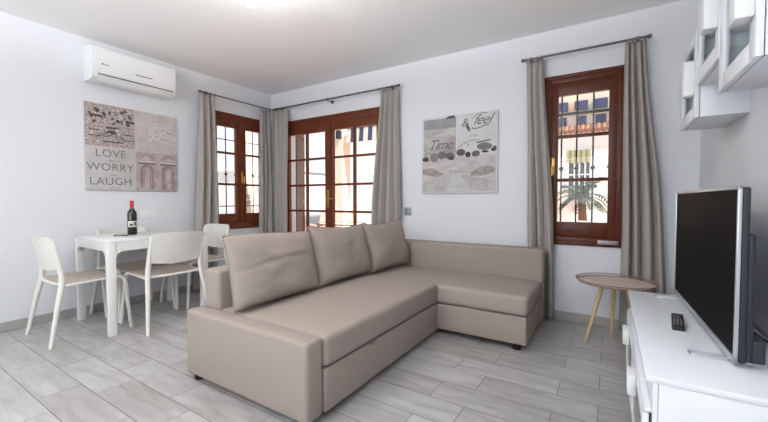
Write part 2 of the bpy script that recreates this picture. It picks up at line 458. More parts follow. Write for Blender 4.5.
curtain('taupe curtain right of the balcony door', (-2.215, -1.99), (-2.34, -1.95), 'x', 3.447, ZT, 0.015, 4, seed=4, mid=(0.9, -2.33, -1.965), amp=0.025)
curtain('taupe curtain left of the right window, behind the chaise end', (-0.655, -0.515), (-0.60, -0.405), 'x', 3.442, ZT, 0.015, 3, seed=15, mid=(0.9, -0.63, -0.425), amp=0.022)
curtain('taupe curtain right of the right window, behind the side table', (0.085, 0.218), (0.075, 0.39), 'x', 3.445, ZT, 0.015, 4, seed=6, mid=(0.85, 0.085, 0.345), amp=0.026)

# ------------------------------------------------------------------ air conditioner
ac = root('air_conditioner', (XL, 1.72, 2.155), label='white split air conditioner mounted high on the left wall', cat='air conditioner')
prof = [(0.0, 0.0), (0.145, 0.0), (0.188, 0.022), (0.2, 0.06), (0.205, 0.16), (0.2, 0.26), (0.185, 0.292), (0.15, 0.305), (0.0, 0.318)]
def side_prism(mb, prof, y0, y1):
    n = len(prof)
    a = [mb.bm.verts.new((p[0], y0, p[1])) for p in prof]; b = [mb.bm.verts.new((p[0], y1, p[1])) for p in prof]
    mb.bm.faces.new(a); mb.bm.faces.new(b[::-1])
    for i in range(n): mb.bm.faces.new((a[i], b[i], b[(i+1) % n], a[(i+1) % n]))
    return mb
side_prism(MB(), prof, -0.362, 0.362).build('housing', M_white2, ac)
side_prism(MB(), [(0.1995, 0.062), (0.206, 0.062), (0.211, 0.16), (0.206, 0.272), (0.1995, 0.272)], -0.33, 0.33).build('front_panel', M_white2, ac)
MB().box(0.199, 0.2035, -0.325, 0.335, 0.044, 0.051).build('louvre_gap', M_dark, ac, smooth=0)
side_prism(MB(), [(0.15, -0.003), (0.192, 0.018), (0.206, 0.040), (0.200, 0.043), (0.15, 0.004)], -0.325, 0.325).build('louvre', M_white2, ac)
MB().box(0.209, 0.2115, -0.02, 0.13, 0.118, 0.124).build('display', M_dark, ac, smooth=0)
mb = MB()
for k, (y, w) in enumerate(((-0.295, .012), (-0.277, .008), (-0.264, .01), (-0.25, .012))): mb.box(0.209, 0.2118, y, y+w*.8, 0.135-(k == 0)*0.002, 0.143+(k == 0)*0.005)
mb.build('logo', M_dark, ac, smooth=0)
# ------------------------------------------------------------------ pictures
def flat(mb, quad_or_poly, d, to3):
    vs = [mb.bm.verts.new(to3(a, d, z)) for a, z in quad_or_poly]
    try: mb.bm.faces.new(vs)
    except ValueError: pass
def ell(cx, cz, rx, rz, n=20, rot=0): return [(cx+rx*math.cos(2*PI*i/n)*math.cos(rot)-rz*math.sin(2*PI*i/n)*math.sin(rot), cz+rx*math.cos(2*PI*i/n)*math.sin(rot)+rz*math.sin(2*PI*i/n)*math.cos(rot)) for i in range(n)]
def rect(a0, a1, z0, z1): return [(a0, z0), (a1, z0), (a1, z1), (a0, z1)]

def print_mat(name, c1, c2, scale, thr=0.5, kind='noise', stretch=(1, 1, 1), detail=6):
    m = bpy.data.materials.new(name); m.use_nodes = True; nt = m.node_tree; b = nt.nodes['Principled BSDF']
    tc = nt.nodes.new('ShaderNodeTexCoord'); mp = nt.nodes.new('ShaderNodeMapping'); mp.inputs['Scale'].default_value = stretch
    nt.links.new(tc.outputs['Object'], mp.inputs[0])
    n = nt.nodes.new('ShaderNodeTexNoise'); n.inputs['Scale'].default_value = scale; n.inputs['Detail'].default_value = detail
    n.inputs['Roughness'].default_value = 0.7
    nt.links.new(mp.outputs[0], n.inputs['Vector'])
    cr = nt.nodes.new('ShaderNodeValToRGB'); cr.color_ramp.elements[0].position = thr-0.14; cr.color_ramp.elements[1].position = thr+0.14
    cr.color_ramp.elements[0].color = srgb(*c1); cr.color_ramp.elements[1].color = srgb(*c2)
    nt.links.new(n.outputs['Fac'], cr.inputs[0]); nt.links.new(cr.outputs[0], b.inputs['Base Color'])
    b.inputs['Roughness'].default_value = 0.8
    return m
P_ink = mat('print_ink', (84, 72, 74), 0.8)
P_ink2 = mat('print_ink_soft', (150, 136, 134), 0.8, noise_amt=.2, noise_scale=40)
P_pale = mat('print_pale', (205, 200, 198), 0.8)
P_letters = mat('print_letters', (122, 118, 118), 0.8)
# picture 1 on the left wall
pic1 = root('picture', (XL, 1.764, 1.157), label='square canvas print reading LOVE WORRY LAUGH on the left wall', cat='picture')
to3 = lambda a, d, z: (XL+0.022+d - XL, a-1.78, z-1.155)
MB().box(0.0, 0.022, -0.42, 0.415, 0.0, 0.817, bev=0.002, seg=1).build('canvas', mat('canvas_edge', (200, 193, 190), 0.8), pic1)
Y0, YM, Y1, Z0, ZM, Z1 = 1.362, 1.775, 2.193, 1.157, 1.572, 1.97
mb = MB(); flat(mb, rect(Y0, YM, ZM, Z1), 0.0008, to3); mb.build('facade_print', print_mat('p_facade', (122, 107, 106), (206, 194, 191), 44, 0.5, detail=8, stretch=(1, 1, 1.3)), pic1, smooth=0)
mb = MB(); flat(mb, rect(YM+.004, Y1, ZM-.01, Z1), 0.0008, to3); mb.build('flower_print', print_mat('p_flower', (186, 174, 170), (206, 198, 195), 5, 0.5), pic1, smooth=0)
mb = MB(); flat(mb, rect(Y0, YM, Z0, ZM-.006), 0.0008, to3); mb.build('text_panel', print_mat('p_txt', (184, 180, 178), (200, 198, 197), 4, 0.5), pic1, smooth=0)
mb = MB(); flat(mb, rect(YM+.004, Y1, Z0, ZM-.015), 0.0008, to3); mb.build('arches_print', print_mat('p_arch', (158, 144, 140), (196, 184, 180), 14, 0.5, detail=8), pic1, smooth=0)
# facade ornaments
mb = MB(); mbl = MB()
rr = random.Random(5)
for (a, z, w, h) in ((1.40, 1.845, .10, .022), (1.70, 1.825, .075, .02), (1.53, 1.745, .11, .02), (1.54, 1.70, .07, .03), (1.395, 1.72, .09, .008), (1.39, 1.665, .10, .008), (1.66, 1.70, .10, .008), (1.67, 1.645, .10, .008), (1.5, 1.615, .17, .012)):
    flat(mb, rect(a-w*.0, a+w, z, z+h), 0.0016, to3)
for k in range(26):
    a = Y0+.03+rr.random()*(YM-Y0-.06); z = 1.80+rr.random()*.14; flat(mb, ell(a, z, .010+.012*rr.random(), .008+.01*rr.random(), 7, rr.random()*3), 0.0014+k*2e-5, to3)
for k in range(26):
    a = Y0+.02+rr.random()*(YM-Y0-.05); z = 1.60+rr.random()*.34; flat(mbl, ell(a, z, .006+.012*rr.random(), .004+.008*rr.random(), 7, rr.random()*3), 0.0021+k*2e-5, to3)
for r in (.12, .10, .075):
    pts = arc(1.57, 1.62, r, 0.1, PI-0.1, 14)
    for (p, q) in zip(pts, pts[1:]): flat(mb, [(p[0], p[1]*.75+.405), (q[0], q[1]*.75+.405), (q[0], q[1]*.75+.413), (p[0], p[1]*.75+.413)], 0.0019, to3)
mb.build('facade_ornament', P_ink, pic1, smooth=0); mbl.build('facade_highlight', P_pale, pic1, smooth=0)
# flowers
mb = MB(); mbl = MB()
for k in range(17):
    a = 1.98+rr.gauss(0, .065); z = 1.76+rr.gauss(0, .055)
    for j in range(4):
        flat(mbl, ell(a+.018*math.cos(j*1.6+k), z+.018*math.sin(j*1.6+k), .017, .009, 8, j*1.6+k), 0.0016+k*6e-5+j*1e-5, to3)
    if k % 2: flat(mb, ell(a, z, .010, .009, 8, 0), 0.0030+k*2e-5, to3)
for (p, q) in (((1.98, 1.72), (2.14, 1.79)), ((1.95, 1.73), (1.88, 1.80)), ((2.0, 1.72), (2.17, 1.68)), ((1.97, 1.74), (1.93, 1.64)), ((2.02, 1.80), (2.17, 1.77))):
    flat(mb, [p, q, (q[0], q[1]+.006), (p[0], p[1]+.006)], 0.0014, to3)
mb.build('flower_centres', P_ink2, pic1, smooth=0); mbl.build('petals', P_pale, pic1, smooth=0)
# arches
mb = MB(); mbl = MB()
for (ca, zb, hw, zt) in ((1.885, Z0+.02, .062, 1.42), (2.095, Z0+.012, .062, 1.42)):
    for r in (1.0, .86, .72, .50):
        pts = [(ca-hw*r, zb)] + [(ca+hw*r*math.cos(PI-PI*i/12), zt-.05+hw*r*.9*math.sin(PI*i/12)) for i in range(13)] + [(ca+hw*r, zb)]
        for p, q in zip(pts, pts[1:]):
            d = Vector((q[0]-p[0], q[1]-p[1])); nn = Vector((-d.y, d.x)).normalized()*.0022
            flat(mb, [(p[0]-nn.x, p[1]-nn.y), (q[0]-nn.x, q[1]-nn.y), (q[0]+nn.x, q[1]+nn.y), (p[0]+nn.x, p[1]+nn.y)], 0.0016, to3)
    flat(mbl, rect(ca-.085, ca+.085, zt+.028, zt+.042), 0.0018, to3); flat(mb, rect(ca-.085, ca+.085, zt+.012, zt+.028), 0.0018, to3)
    pts = arc(ca, zt+.045, .06, 0.2, PI-.2, 10)
    for p, q in zip(pts, pts[1:]): flat(mb, [p, q, (q[0], q[1]+.008), (p[0], p[1]+.008)], 0.0018, to3)
mb.build('arches', mat('print_arch', (104, 90, 88), 0.8), pic1, smooth=0); mbl.build('ledge_highlight', P_pale, pic1, smooth=0)
ML = lambda a, z: Matrix.Translation(to3(a, 0.002, z)) @ Matrix.Rotation(PI/2, 4, 'Z') @ Matrix.Rotation(PI/2, 4, 'X')
for w, z in (('LOVE', 1.505), ('WORRY', 1.372), ('LAUGH', 1.235)):
    text_mesh(w, 0.103, 0.0004, 'lettering', P_letters, ML(1.565, z), pic1, space=1.06)
for w, z in (('more', 1.440), ('less', 1.303), ('often', 1.178)):
    text_mesh(w, 0.034, 0.0004, 'small_lettering', P_letters, ML(1.59, z), pic1, space=1.2)

# picture 2 on the back wall
pic2 = root('picture', (-1.32, YB, 1.13), label='grey canvas print of stones and a beach walkway on the back wall', cat='picture')
to3 = lambda a, d, z: (a+1.32, -0.022-d, z-1.13)
MB().box(-0.402, 0.402, -0.022, 0.0, 0, 0.795, bev=0.002, seg=1).build('canvas', mat('canvas2_edge', (214, 214, 216), 0.8), pic2)
mb = MB(); flat(mb, rect(-1.70, -1.335, 1.45, 1.905), 0.0008, to3)
mm = print_mat('p_shore', (148, 146, 146), (200, 198, 194), 3, 0.48, stretch=(1, 1, 2)); mb.build('sand_print', mm, pic2, smooth=0)
mb = MB(); flat(mb, rect(-1.70, -1.335, 1.80, 1.905), 0.0012, to3); mb.build('sky_band', print_mat('p_sky', (138, 138, 140), (166, 166, 168), 4, .5), pic2, smooth=0)
mb = MB(); flat(mb, [(-1.50, 1.50), (-1.34, 1.50), (-1.34, 1.72), (-1.42, 1.70)], 0.0014, to3); mb.build('dune_shade', print_mat('p_dune', (150, 142, 140), (174, 168, 166), 6, .5), pic2, smooth=0)
mb = MB(); flat(mb, rect(-1.325, -0.925, 1.45, 1.92), 0.0008, to3); mb.build('script_panel', print_mat('p_script', (198, 198, 198), (212, 212, 213), 3, .5), pic2, smooth=0)
mb = MB(); flat(mb, rect(-1.715, -0.93, 1.14, 1.50), 0.0010, to3); mb.build('beach_print', print_mat('p_beach', (176, 168, 168), (206, 202, 200), 5, .5, stretch=(1, 1, 3)), pic2, smooth=0)
mb = MB()
for poly_ in ([(-1.71, 1.38), (-1.60, 1.40), (-1.52, 1.355), (-1.46, 1.335), (-1.52, 1.30), (-1.71, 1.33)], [(-1.18, 1.335), (-1.07, 1.40), (-0.96, 1.385), (-0.94, 1.34), (-1.05, 1.30), (-1.18, 1.30)]):
    flat(mb, poly_, 0.0014, to3)
mb.build('dune_grass', print_mat('p_grass', (132, 126, 122), (172, 166, 163), 22, .5), pic2, smooth=0)
mb = MB(); flat(mb, [(-1.71, 1.15), (-0.94, 1.15), (-0.94, 1.24), (-1.17, 1.30), (-1.26, 1.325), (-1.40, 1.325), (-1.49, 1.30), (-1.71, 1.24)], 0.0013, to3)
mb.build('sand_path', print_mat('p_path', (166, 162, 160), (192, 188, 187), 9, .5), pic2, smooth=0)
mb = MB(); flat(mb, [(-1.46, 1.15), (-1.17, 1.15), (-1.28, 1.30), (-1.38, 1.30)], 0.0016, to3); flat(mb, rect(-1.385, -1.275, 1.30, 1.325), 0.0017, to3)
mb.build('boardwalk', print_mat('p_board', (170, 172, 172), (208, 208, 208), 22, .5, stretch=(1, 1, 6)), pic2, smooth=0)
mb = MB()
for k in range(9): flat(mb, rect(-1.40+k*.02, -1.395+k*.02, 1.335, 1.365), 0.0019, to3)
mb.build('fence_posts', mat('print_post', (118, 112, 110), .8), pic2, smooth=0)
stones = [(-1.675, 1.49, .040, .024, (70, 66, 68)), (-1.575, 1.505, .048, .048, (138, 132, 130)), (-1.49, 1.525, .045, .042, (120, 112, 114)), (-1.405, 1.515, .052, .034, (112, 106, 106)),
          (-1.385, 1.49, .034, .022, (82, 76, 78)), (-1.285, 1.54, .048, .036, (96, 90, 90)), (-1.21, 1.515, .028, .028, (66, 60, 62)), (-1.13, 1.52, .042, .030, (108, 102, 102)),
          (-1.045, 1.585, .075, .036, (122, 118, 120)), (-1.04, 1.535, .035, .012, (60, 58, 62)), (-0.955, 1.55, .026, .018, (50, 48, 54)), (-0.945, 1.565, .018, .02, (90, 88, 96))]
for k, (a, z, rx, rz, c) in enumerate(stones):
    mb = MB(); flat(mb, ell(a, z, rx, rz, 20, 0.1*math.sin(k*2)), 0.002+k*8e-5, to3)
    mb.build('painted_stone', mat('p_stone', c, .8, noise_amt=.25, noise_scale=30), pic2, smooth=0)
mb = MB(); flat(mb, [(-1.46, 1.895), (-1.42, 1.92), (-1.36, 1.925), (-1.345, 1.905), (-1.36, 1.893)], 0.0018, to3); flat(mb, [(-1.13, 1.632), (-1.0, 1.648), (-0.97, 1.64), (-1.12, 1.62)], 0.0018, to3)
flat(mb, [(-1.235, 1.78), (-1.215, 1.83), (-1.20, 1.79), (-1.185, 1.745), (-1.205, 1.745), (-1.22, 1.77)], 0.0018, to3)
mb.build('dark_stroke', mat('p_stroke', (92, 90, 94), .8), pic2, smooth=0)
MB2 = lambda a, z: Matrix.Translation(to3(a, 0.0022, z)) @ Matrix.Rotation(PI/2, 4, 'X')
P_scr = mat('script_ink', (112, 110, 112), .8); P_scr2 = mat('script_white', (222, 220, 216), .8)
text_mesh('Time', 0.15, 0.0004, 'script_lettering', P_scr, MB2(-1.515, 1.63), pic2, shear=0.45, space=0.85)
text_mesh('feel', 0.14, 0.0004, 'script_lettering', P_scr, MB2(-1.075, 1.845), pic2, shear=0.55, space=0.9)
text_mesh('&', 0.12, 0.0004, 'script_lettering', P_scr, MB2(-1.245, 1.83), pic2, shear=0.2)
mb = MB()
def stroke(mb, pts, w, d):
    for p, q in zip(pts, pts[1:]):
        dd = Vector((q[0]-p[0], q[1]-p[1])); n_ = Vector((-dd.y, dd.x)).normalized()*w
        flat(mb, [(p[0]-n_.x, p[1]-n_.y), (q[0]-n_.x, q[1]-n_.y), (q[0]+n_.x, q[1]+n_.y), (p[0]+n_.x, p[1]+n_.y)], d, to3)
stroke(mb, [(-1.18, 1.775), (-1.13, 1.765), (-1.08, 1.775), (-1.04, 1.79), (-1.0, 1.79)], .005, .0024)
stroke(mb, [(-1.17, 1.865), (-1.13, 1.895), (-1.07, 1.915), (-1.02, 1.905)], .003, .0024)
stroke(mb, [(-1.68, 1.50), (-1.66, 1.56), (-1.62, 1.55), (-1.59, 1.50)], .004, .0024)
stroke(mb, [(-1.30, 1.60), (-1.24, 1.64), (-1.20, 1.60)], .003, .0024)
mb.build('pen_stroke', P_scr, pic2, smooth=0)
for s_, a_, z_ in (('moments', -1.54, 1.765), ('of life', -1.16, 1.70), ('together', -1.15, 1.655)):
    text_mesh(s_, 0.035, 0.0004, 'small_lettering', P_ink2, MB2(a_, z_), pic2, shear=.3)

# ------------------------------------------------------------------ switch, socket, thermostat
sw = root('light_switch', (-1.90, YB, 0.933), label='grey square light switch on the back wall above the sofa', cat='switch')
MB().box(-0.044, 0.044, -0.009, 0, -0.044, 0.044, bev=0.003).build('plate', M_grey, sw)
MB().box(-0.03, 0.03, -0.0125, -0.008, -0.03, 0.03, bev=0.002).build('rocker', M_grey, sw)
ss = root('wall_socket', (XL, 1.89, 0.912), label='white double wall socket above the dining table', cat='socket')
MB().box(0, 0.008, -0.085, 0.085, -0.042, 0.042, bev=0.003).build('plate', M_white2, ss)
for y in (-0.042, 0.042):
    MB().lathe([(0.0, 0.004), (0.024, 0.004), (0.026, 0.010), (0.03, 0.010), (0.03, 0.0)], M=Matrix.Translation((0.002, y, 0)) @ Matrix.Rotation(PI/2, 4, 'Y')).build('outlet', M_white2, ss)

# ------------------------------------------------------------------ ceiling lamp
cl = root('ceiling_spotlight', (-1.90, 1.55, H), label='silver ceiling spotlight with small adjustable heads', cat='ceiling lamp')
M_bulb = mat('lit_bulb', (255, 236, 205), 0.3, emit=6.0)
MB().lathe([(0, 0), (0.075, 0), (0.075, -0.016), (0.06, -0.028), (0, -0.028)]).build('base', M_steel2, cl)
MB().tube([(0, 0, -0.02), (0, 0, -0.16)], 0.009, 10).build('stem', M_steel2, cl)
for hx, hy in ((0.07, 0.03), (-0.07, -0.03)):
    hd = MB().lathe([(0.012, 0), (0.03, -0.008), (0.034, -0.03), (0.036, -0.075), (0.031, -0.075), (0.028, -0.03), (0.0, -0.012)], (hx, hy, -0.175), 20).build('lamp_head', M_steel2, cl)
    MB().lathe([(0, -0.068), (0.02, -0.066), (0.028, -0.058), (0.028, -0.05), (0, -0.05)], (hx, hy, -0.175), 16).build('bulb', M_bulb, hd)
    MB().tube([(0, 0, -0.155), (hx*.5, hy*.5, -0.15), (hx, hy, -0.178)], 0.006, 8).build('swivel', M_dark, hd)

fl_ = root('added_uplighter', (-1.2, -0.55, 0), label='added white uplighter floor lamp behind the camera, brightens the ceiling', cat='floor lamp')  # unseen lamp, added to lift the ceiling brightness
MB().lathe([(0, 0), (0.15, 0), (0.15, 0.012), (0.02, 0.025), (0, 0.025)]).build('base', M_white2, fl_)
MB().tube([(0, 0, 0.02), (0, 0, 1.50)], 0.012, 12).build('pole', M_white2, fl_)
MB().lathe([(0.012, 1.49), (0.06, 1.50), (0.13, 1.55), (0.16, 1.62), (0.157, 1.62), (0.125, 1.555), (0.058, 1.508), (0.0, 1.505)]).build('lamp_shade', M_white2, fl_)
# unseen pendant added behind the camera to brighten the room
pd = root('added_pendant', (-1.9, -1.1, H), label='added white globe pendant lamp behind the camera, brightens the room', cat='pendant lamp')
MB().lathe([(0, 0), (0.06, 0), (0.055, -0.025), (0, -0.025)]).build('canopy', M_white2, pd)
MB().tube([(0, 0, -0.02), (0, 0, -0.34)], 0.004, 8).build('cord', M_dark, pd)
MB().lathe([(0.13*math.sin(PI*k/14), -0.47+0.13*math.cos(PI*k/14)) for k in range(15)], seg=28).build('globe', mat('opal_globe', (255, 246, 235), 0.4, emit=2.0), pd)

# ------------------------------------------------------------------ sofa
sofa = root('corner_sofa', (-1.6, 2.26, 0), label='taupe fabric corner sofa with chaise in the middle of the room', cat='sofa')
def sp(name, m=M_sofa, *boxes, bev=0.02, seg=4, parent=sofa):
    mb = MB()
    for b in boxes:
        x0, x1, y0, y1, z0, z1 = b
        mb.box(x0+1.6, x1+1.6, y0-2.26, y1-2.26, z0, z1, bev=bev, seg=seg)
    return mb.build(name, m, parent, smooth=1.0)
sp('armrest', M_sofa, (-2.12, -1.14, 1.158, 1.272, 0.032, 0.413), bev=0.022)
sp('backrest', M_sofa, (-2.12, -1.965, 1.272, 3.22, 0.04, 0.64), bev=0.025)
sp('chaise_backrest', M_sofa, (-2.12, -0.462, 3.205, 3.365, 0.04, 0.648), bev=0.025)
def soft_cushion(name, x0, x1, y0, y1, z0, z1, crown, rad, parent, m=M_sofa2):
    """a seat pad with rounded edges, a slight crown and soft wrinkles"""
    mb = MB(); mb.box(x0+1.6, x1+1.6, y0-2.26, y1-2.26, z0, z1, bev=rad, seg=5)
    o_ = mb
    bmesh.ops.subdivide_edges(mb.bm, edges=[e for e in mb.bm.edges if e.calc_length() > 0.12], cuts=14, use_grid_fill=True)
    cx, cy = (x0+x1)/2+1.6, (y0+y1)/2-2.26; hx, hy = (x1-x0)/2, (y1-y0)/2
    for v in mb.bm.verts:
        u = max(-1, min(1, (v.co.x-cx)/hx)); w = max(-1, min(1, (v.co.y-cy)/hy))
        if v.co.z > (z0+z1)/2:
            v.co.z += crown*(1-u**4)*(1-w**4) + 0.004*noise.noise(Vector((v.co.x*5, v.co.y*5, 1)))
        v.co.x += 0.003*noise.noise(Vector((v.co.y*7, v.co.z*7, 4)))
        v.co.y += 0.003*noise.noise(Vector((v.co.x*7, v.co.z*7, 9)))
    return mb.build(name, m, parent, smooth=1.2)
soft_cushion('seat_cushion', -1.97, -1.128, 1.276, 2.60, 0.256, 0.408, 0.010, 0.028, sofa)
soft_cushion('chaise_cushion', -1.96, -0.466, 2.575, 3.203, 0.253, 0.392, 0.014, 0.032, sofa)
dr = sp('storage_drawer', M_sofa, (-1.97, -1.133, 1.276, 2.60, 0.04, 0.251), bev=0.012)
MB().box(0.463, 0.478, -0.60, -0.555, 0.236, 0.252, bev=0.004).build('pull_tab', M_trayedge, dr)
sp('chaise_base', M_sofa, (-1.96, -0.472, 2.585, 3.2, 0.05, 0.249), bev=0.012)
for (x, y) in ((-2.05, 1.20), (-1.2, 1.20), (-0.545, 2.64), (-0.53, 3.31), (-2.05, 3.31), (-1.25, 2.66)):
    MB().lathe([(0, 0), (0.026, 0), (0.03, 0.008), (0.03, 0.062), (0, 0.062)], (x+1.6, y-2.26, 0), 18).build('foot', M_foot, sofa)

def pillow(label, yc, w, h, lean, seed, xb=-1.80, dz=0.0, roll=0.0, group='loose back cushions on the sofa'):
    r_ = root('sofa_cushion', (xb, yc, 0.415+dz), 0, label=label, cat='cushion', group=group)
    Tk = 0.085
    def fn_side(sgn):
        def fn(u, v):
            a = (u-0.5)*2; b = (v-0.5)*2
            ta = max(0, 1-abs(a)**3.2)**0.5; tb = max(0, 1-abs(b)**3.0)**0.5
            t = Tk*ta*tb*(1.0-0.12*b)
            # outline: corners slightly pulled, sides pinched
            yy = a*w/2*(1-0.035*(1-b*b)) ; zz = h/2+b*h/2*(1-0.05*(1-a*a)) + (0.012*math.cos(a*2.2+seed) if b > 0 else 0)*b
            nz = noise.noise(Vector((a*1.7, b*1.7, seed*3.1)))*0.016 + noise.noise(Vector((a*4, b*4, seed)))*0.006
            crease = -0.010*math.exp(-((b-0.12-0.12*math.sin(a*2+seed))/0.05)**2)*ta*(0.5+0.5*math.cos(a*1.8+seed))
            x = sgn*(t+(nz*ta*tb if sgn > 0 else 0)+(crease if sgn > 0 else 0))
            # lean back
            X = x-(zz)*math.sin(lean); Z = zz*math.cos(lean)+x*math.sin(lean)*0.6
            return (X+0.02, yy+roll*zz, Z+0.01)
        return fn
    mb = MB(); mb.grid(fn_side(1), 36, 30); mb.grid(fn_side(-1), 36, 30)
    bmesh.ops.remove_doubles(mb.bm, verts=mb.bm.verts, dist=0.0008)
    mb.build('cushion_cover', M_sofa2, r_, smooth=3.0)
    # piping along the seam
    pts = []
    fs = fn_side(1)
    N_ = 40
    for i in range(N_): pts.append(fs(i/N_, 0))
    for i in range(N_): pts.append(fs(1, i/N_))
    for i in range(N_): pts.append(fs(1-i/N_, 1))
    for i in range(N_): pts.append(fs(0, 1-i/N_))
    MB().tube(pts, 0.0035, 6, closed=True).build('piping', M_sofa, r_, smooth=3.0)
    return r_
pillow('taupe sofa cushion nearest the dining table, at the left end', 1.595, 0.70, 0.435, 0.24, 1.0)
pillow('middle one of the three taupe sofa cushions', 2.285, 0.68, 0.44, 0.26, 2.3, roll=0.0)
pillow('taupe sofa cushion in the sofa corner next to the chaise backrest', 2.895, 0.60, 0.44, 0.25, 3.9, xb=-1.755).rotation_euler = (0, 0, -0.08)

# ------------------------------------------------------------------ dining table
TR = math.radians(-1.8)
tb = root('dining_table', (-3.6, 1.597, 0), TR, label='white square-legged dining table against the left wall', cat='table')
tw, tl = 0.365, 0.398   # half sizes
MB().box(-tw, tw, -tl, tl, 0.728, 0.746, bev=0.004).build('tabletop', M_table, tb)
def apron(mb, p0, p1, axis):
    pass
LW = 0.075
for sx, sy in ((1, -1), (1, 1), (-1, -1), (-1, 1)):
    # leg with concave bracket curves towards both aprons
    mb = MB()
    x1, y1 = sx*(tw-0.001), sy*(tl-0.001); x0, y0 = x1-sx*LW, y1-sy*0.05
    x0l = x1-sx*0.056; y0l = y1-sy*0.056
    mb.box(min(x0l, x1), max(x0l, x1), min(y0l, y1), max(y0l, y1), 0, 0.7285, bev=0.006)
    # curved brackets
    R_ = 0.055
    for ax in (0, 1):
        base = [(0, 0)]
        pr = [(0, 0), (R_, 0)] + [(R_-R_*math.sin(t*PI/2/8), -R_+R_*math.cos(t*PI/2/8)) for t in range(9)][0:9]
        pr = [(0, 0), (R_, 0)] + [(R_*(1-math.sin(t*PI/16)), -R_*(1-math.cos(t*PI/16))) for t in range(9)]
        vs0, vs1 = [], []
        for (p, q) in pr:
            z = 0.66+q
            if ax == 0:
                vs0.append(mb.bm.verts.new((x0l-sx*p, y1, z))); vs1.append(mb.bm.verts.new((x0l-sx*p, y1-sy*0.02, z)))
            else:
                vs0.append(mb.bm.verts.new((x1, y0l-sy*p, z))); vs1.append(mb.bm.verts.new((x1-sx*0.02, y0l-sy*p, z)))
        mb.bm.faces.new(vs0); mb.bm.faces.new(vs1[::-1])
        n = len(vs0)
        for i in range(n): mb.bm.faces.new((vs0[i], vs1[i], vs1[(i+1) % n], vs0[(i+1) % n]))
    mb.build('leg', M_table, tb, smooth=0.5)
for s in (-1, 1):
    MB().box(-tw+0.06, tw-0.06, s*(tl-0.001), s*(tl-0.021), 0.659, 0.7285, bev=0.002, seg=1).build('apron', M_table, tb, smooth=0)
    MB().box(s*(tw-0.001), s*(tw-0.021), -tl+0.06, tl-0.06, 0.659, 0.7285, bev=0.002, seg=1).build('apron', M_table, tb, smooth=0)

# ------------------------------------------------------------------ chairs
def make_chair():
    r_ = root('dining_chair', (0, 0, 0))
    # front legs + side rail: one bent tube each side is the leg; rail separate
    for s in (-1, 1):
        # front leg (oval tube)
        MB().tube([(s*0.205, 0.150, 0.437), (s*0.207, 0.185, 0.433), (s*0.210, 0.207, 0.415), (s*0.214, 0.216, 0.385), (s*0.235, 0.248, 0.0)], [0.0145, 0.0155, 0.016, 0.016, 0.013], 10, up=(1, 0, 0)).build('leg', M_chair, r_, smooth=1.2)
        # rear leg carries on up beside the backrest
        MB().tube([(s*0.262, -0.272, 0.0), (s*0.232, -0.218, 0.30), (s*0.219, -0.190, 0.43), (s*0.214, -0.187, 0.50), (s*0.209, -0.205, 0.62), (s*0.203, -0.235, 0.77)],
                  [0.0135, 0.0175, 0.0195, 0.0195, 0.0175, 0.013], 10, up=(1, 0, 0)).build('leg', M_chair, r_, smooth=1.2)
        MB().tube([(s*0.217, -0.19, 0.425), (s*0.206, 0.0, 0.432), (s*0.205, 0.165, 0.437)], 0.0115, 10).build('side_rail', M_chair, r_, smooth=1.2)
    # seat shell
    def seat(top):
        def fn(u, v):
            a = (u-.5)*2; b = (v-.5)*2
            k = (1-0.10*abs(b)**3)
            # round the corners
            f = 1-0.10*(abs(b)**6)
            x = a*0.215*f*(1-0.02*b); y = 0.012+b*0.212*(1-0.06*abs(a)**4)
            z = 0.452-0.010*(1-a*a)*(1-0.3*b*b)-0.014*max(0, b)**4 + (0.0 if top else -0.012)
            return (x, y, z)
        return fn
    mb = MB(); mb.grid(seat(True), 18, 18); mb.grid(seat(False), 18, 18)
    # rim
    bm = mb.bm
    be = [e for e in bm.edges if e.is_boundary]
    bmesh.ops.bridge_loops(bm, edges=be)
    mb.build('seat', M_seat, r_, smooth=0.9)
    # backrest: curved panel with thickness
    def back(f):
        def fn(u, v):
            a = (u-.5)*2
            zt = 0.792-0.008*abs(a)**9; zb = 0.535+0.018*(1-a*a)*0+0.022*a*a
            z = zb+(zt-zb)*v
            yb = -0.190-0.055*max(0, (z-0.5))/0.29*1.0
            y = yb-0.032*(1-a*a)+f*0.006
            x = a*0.212*(1-0.035*v-0.02*v**8)
            return (x, y, z)
        return fn
    mb = MB(); mb.grid(back(1), 22, 12); mb.grid(back(-1), 22, 12)
    be = [e for e in mb.bm.edges if e.is_boundary]
    bmesh.ops.bridge_loops(mb.bm, edges=be)
    mb.build('backrest', M_chair, r_, smooth=0.9)
    # rear cross rail under the seat
    MB().tube([(-0.21, -0.185, 0.437), (-0.1, -0.205, 0.437), (0.1, -0.205, 0.437), (0.21, -0.185, 0.437)], 0.010, 8).build('rear_rail', M_chair, r_, smooth=1.2)
    return r_
ch = make_chair()
def set_chair(o, x, y, rz, label):
    o.location = (x, y, 0); o.rotation_euler = (0, 0, rz); tag(o, label, 'chair', 'white dining chairs around the table')
set_chair(ch, -3.608, 1.142, math.radians(0), 'white dining chair at the near end of the table, left in view')
c2 = copy_tree(ch); set_chair(c2, -3.300, 1.622, math.radians(90), 'white dining chair between the table and the sofa')
c3 = copy_tree(ch); set_chair(c3, -3.832, 1.622, math.radians(-90), 'white dining chair pushed under the table against the wall')
c4 = copy_tree(ch); set_chair(c4, -3.70, 2.15, math.radians(180+2), 'white dining chair at the far end of the table by the curtain')

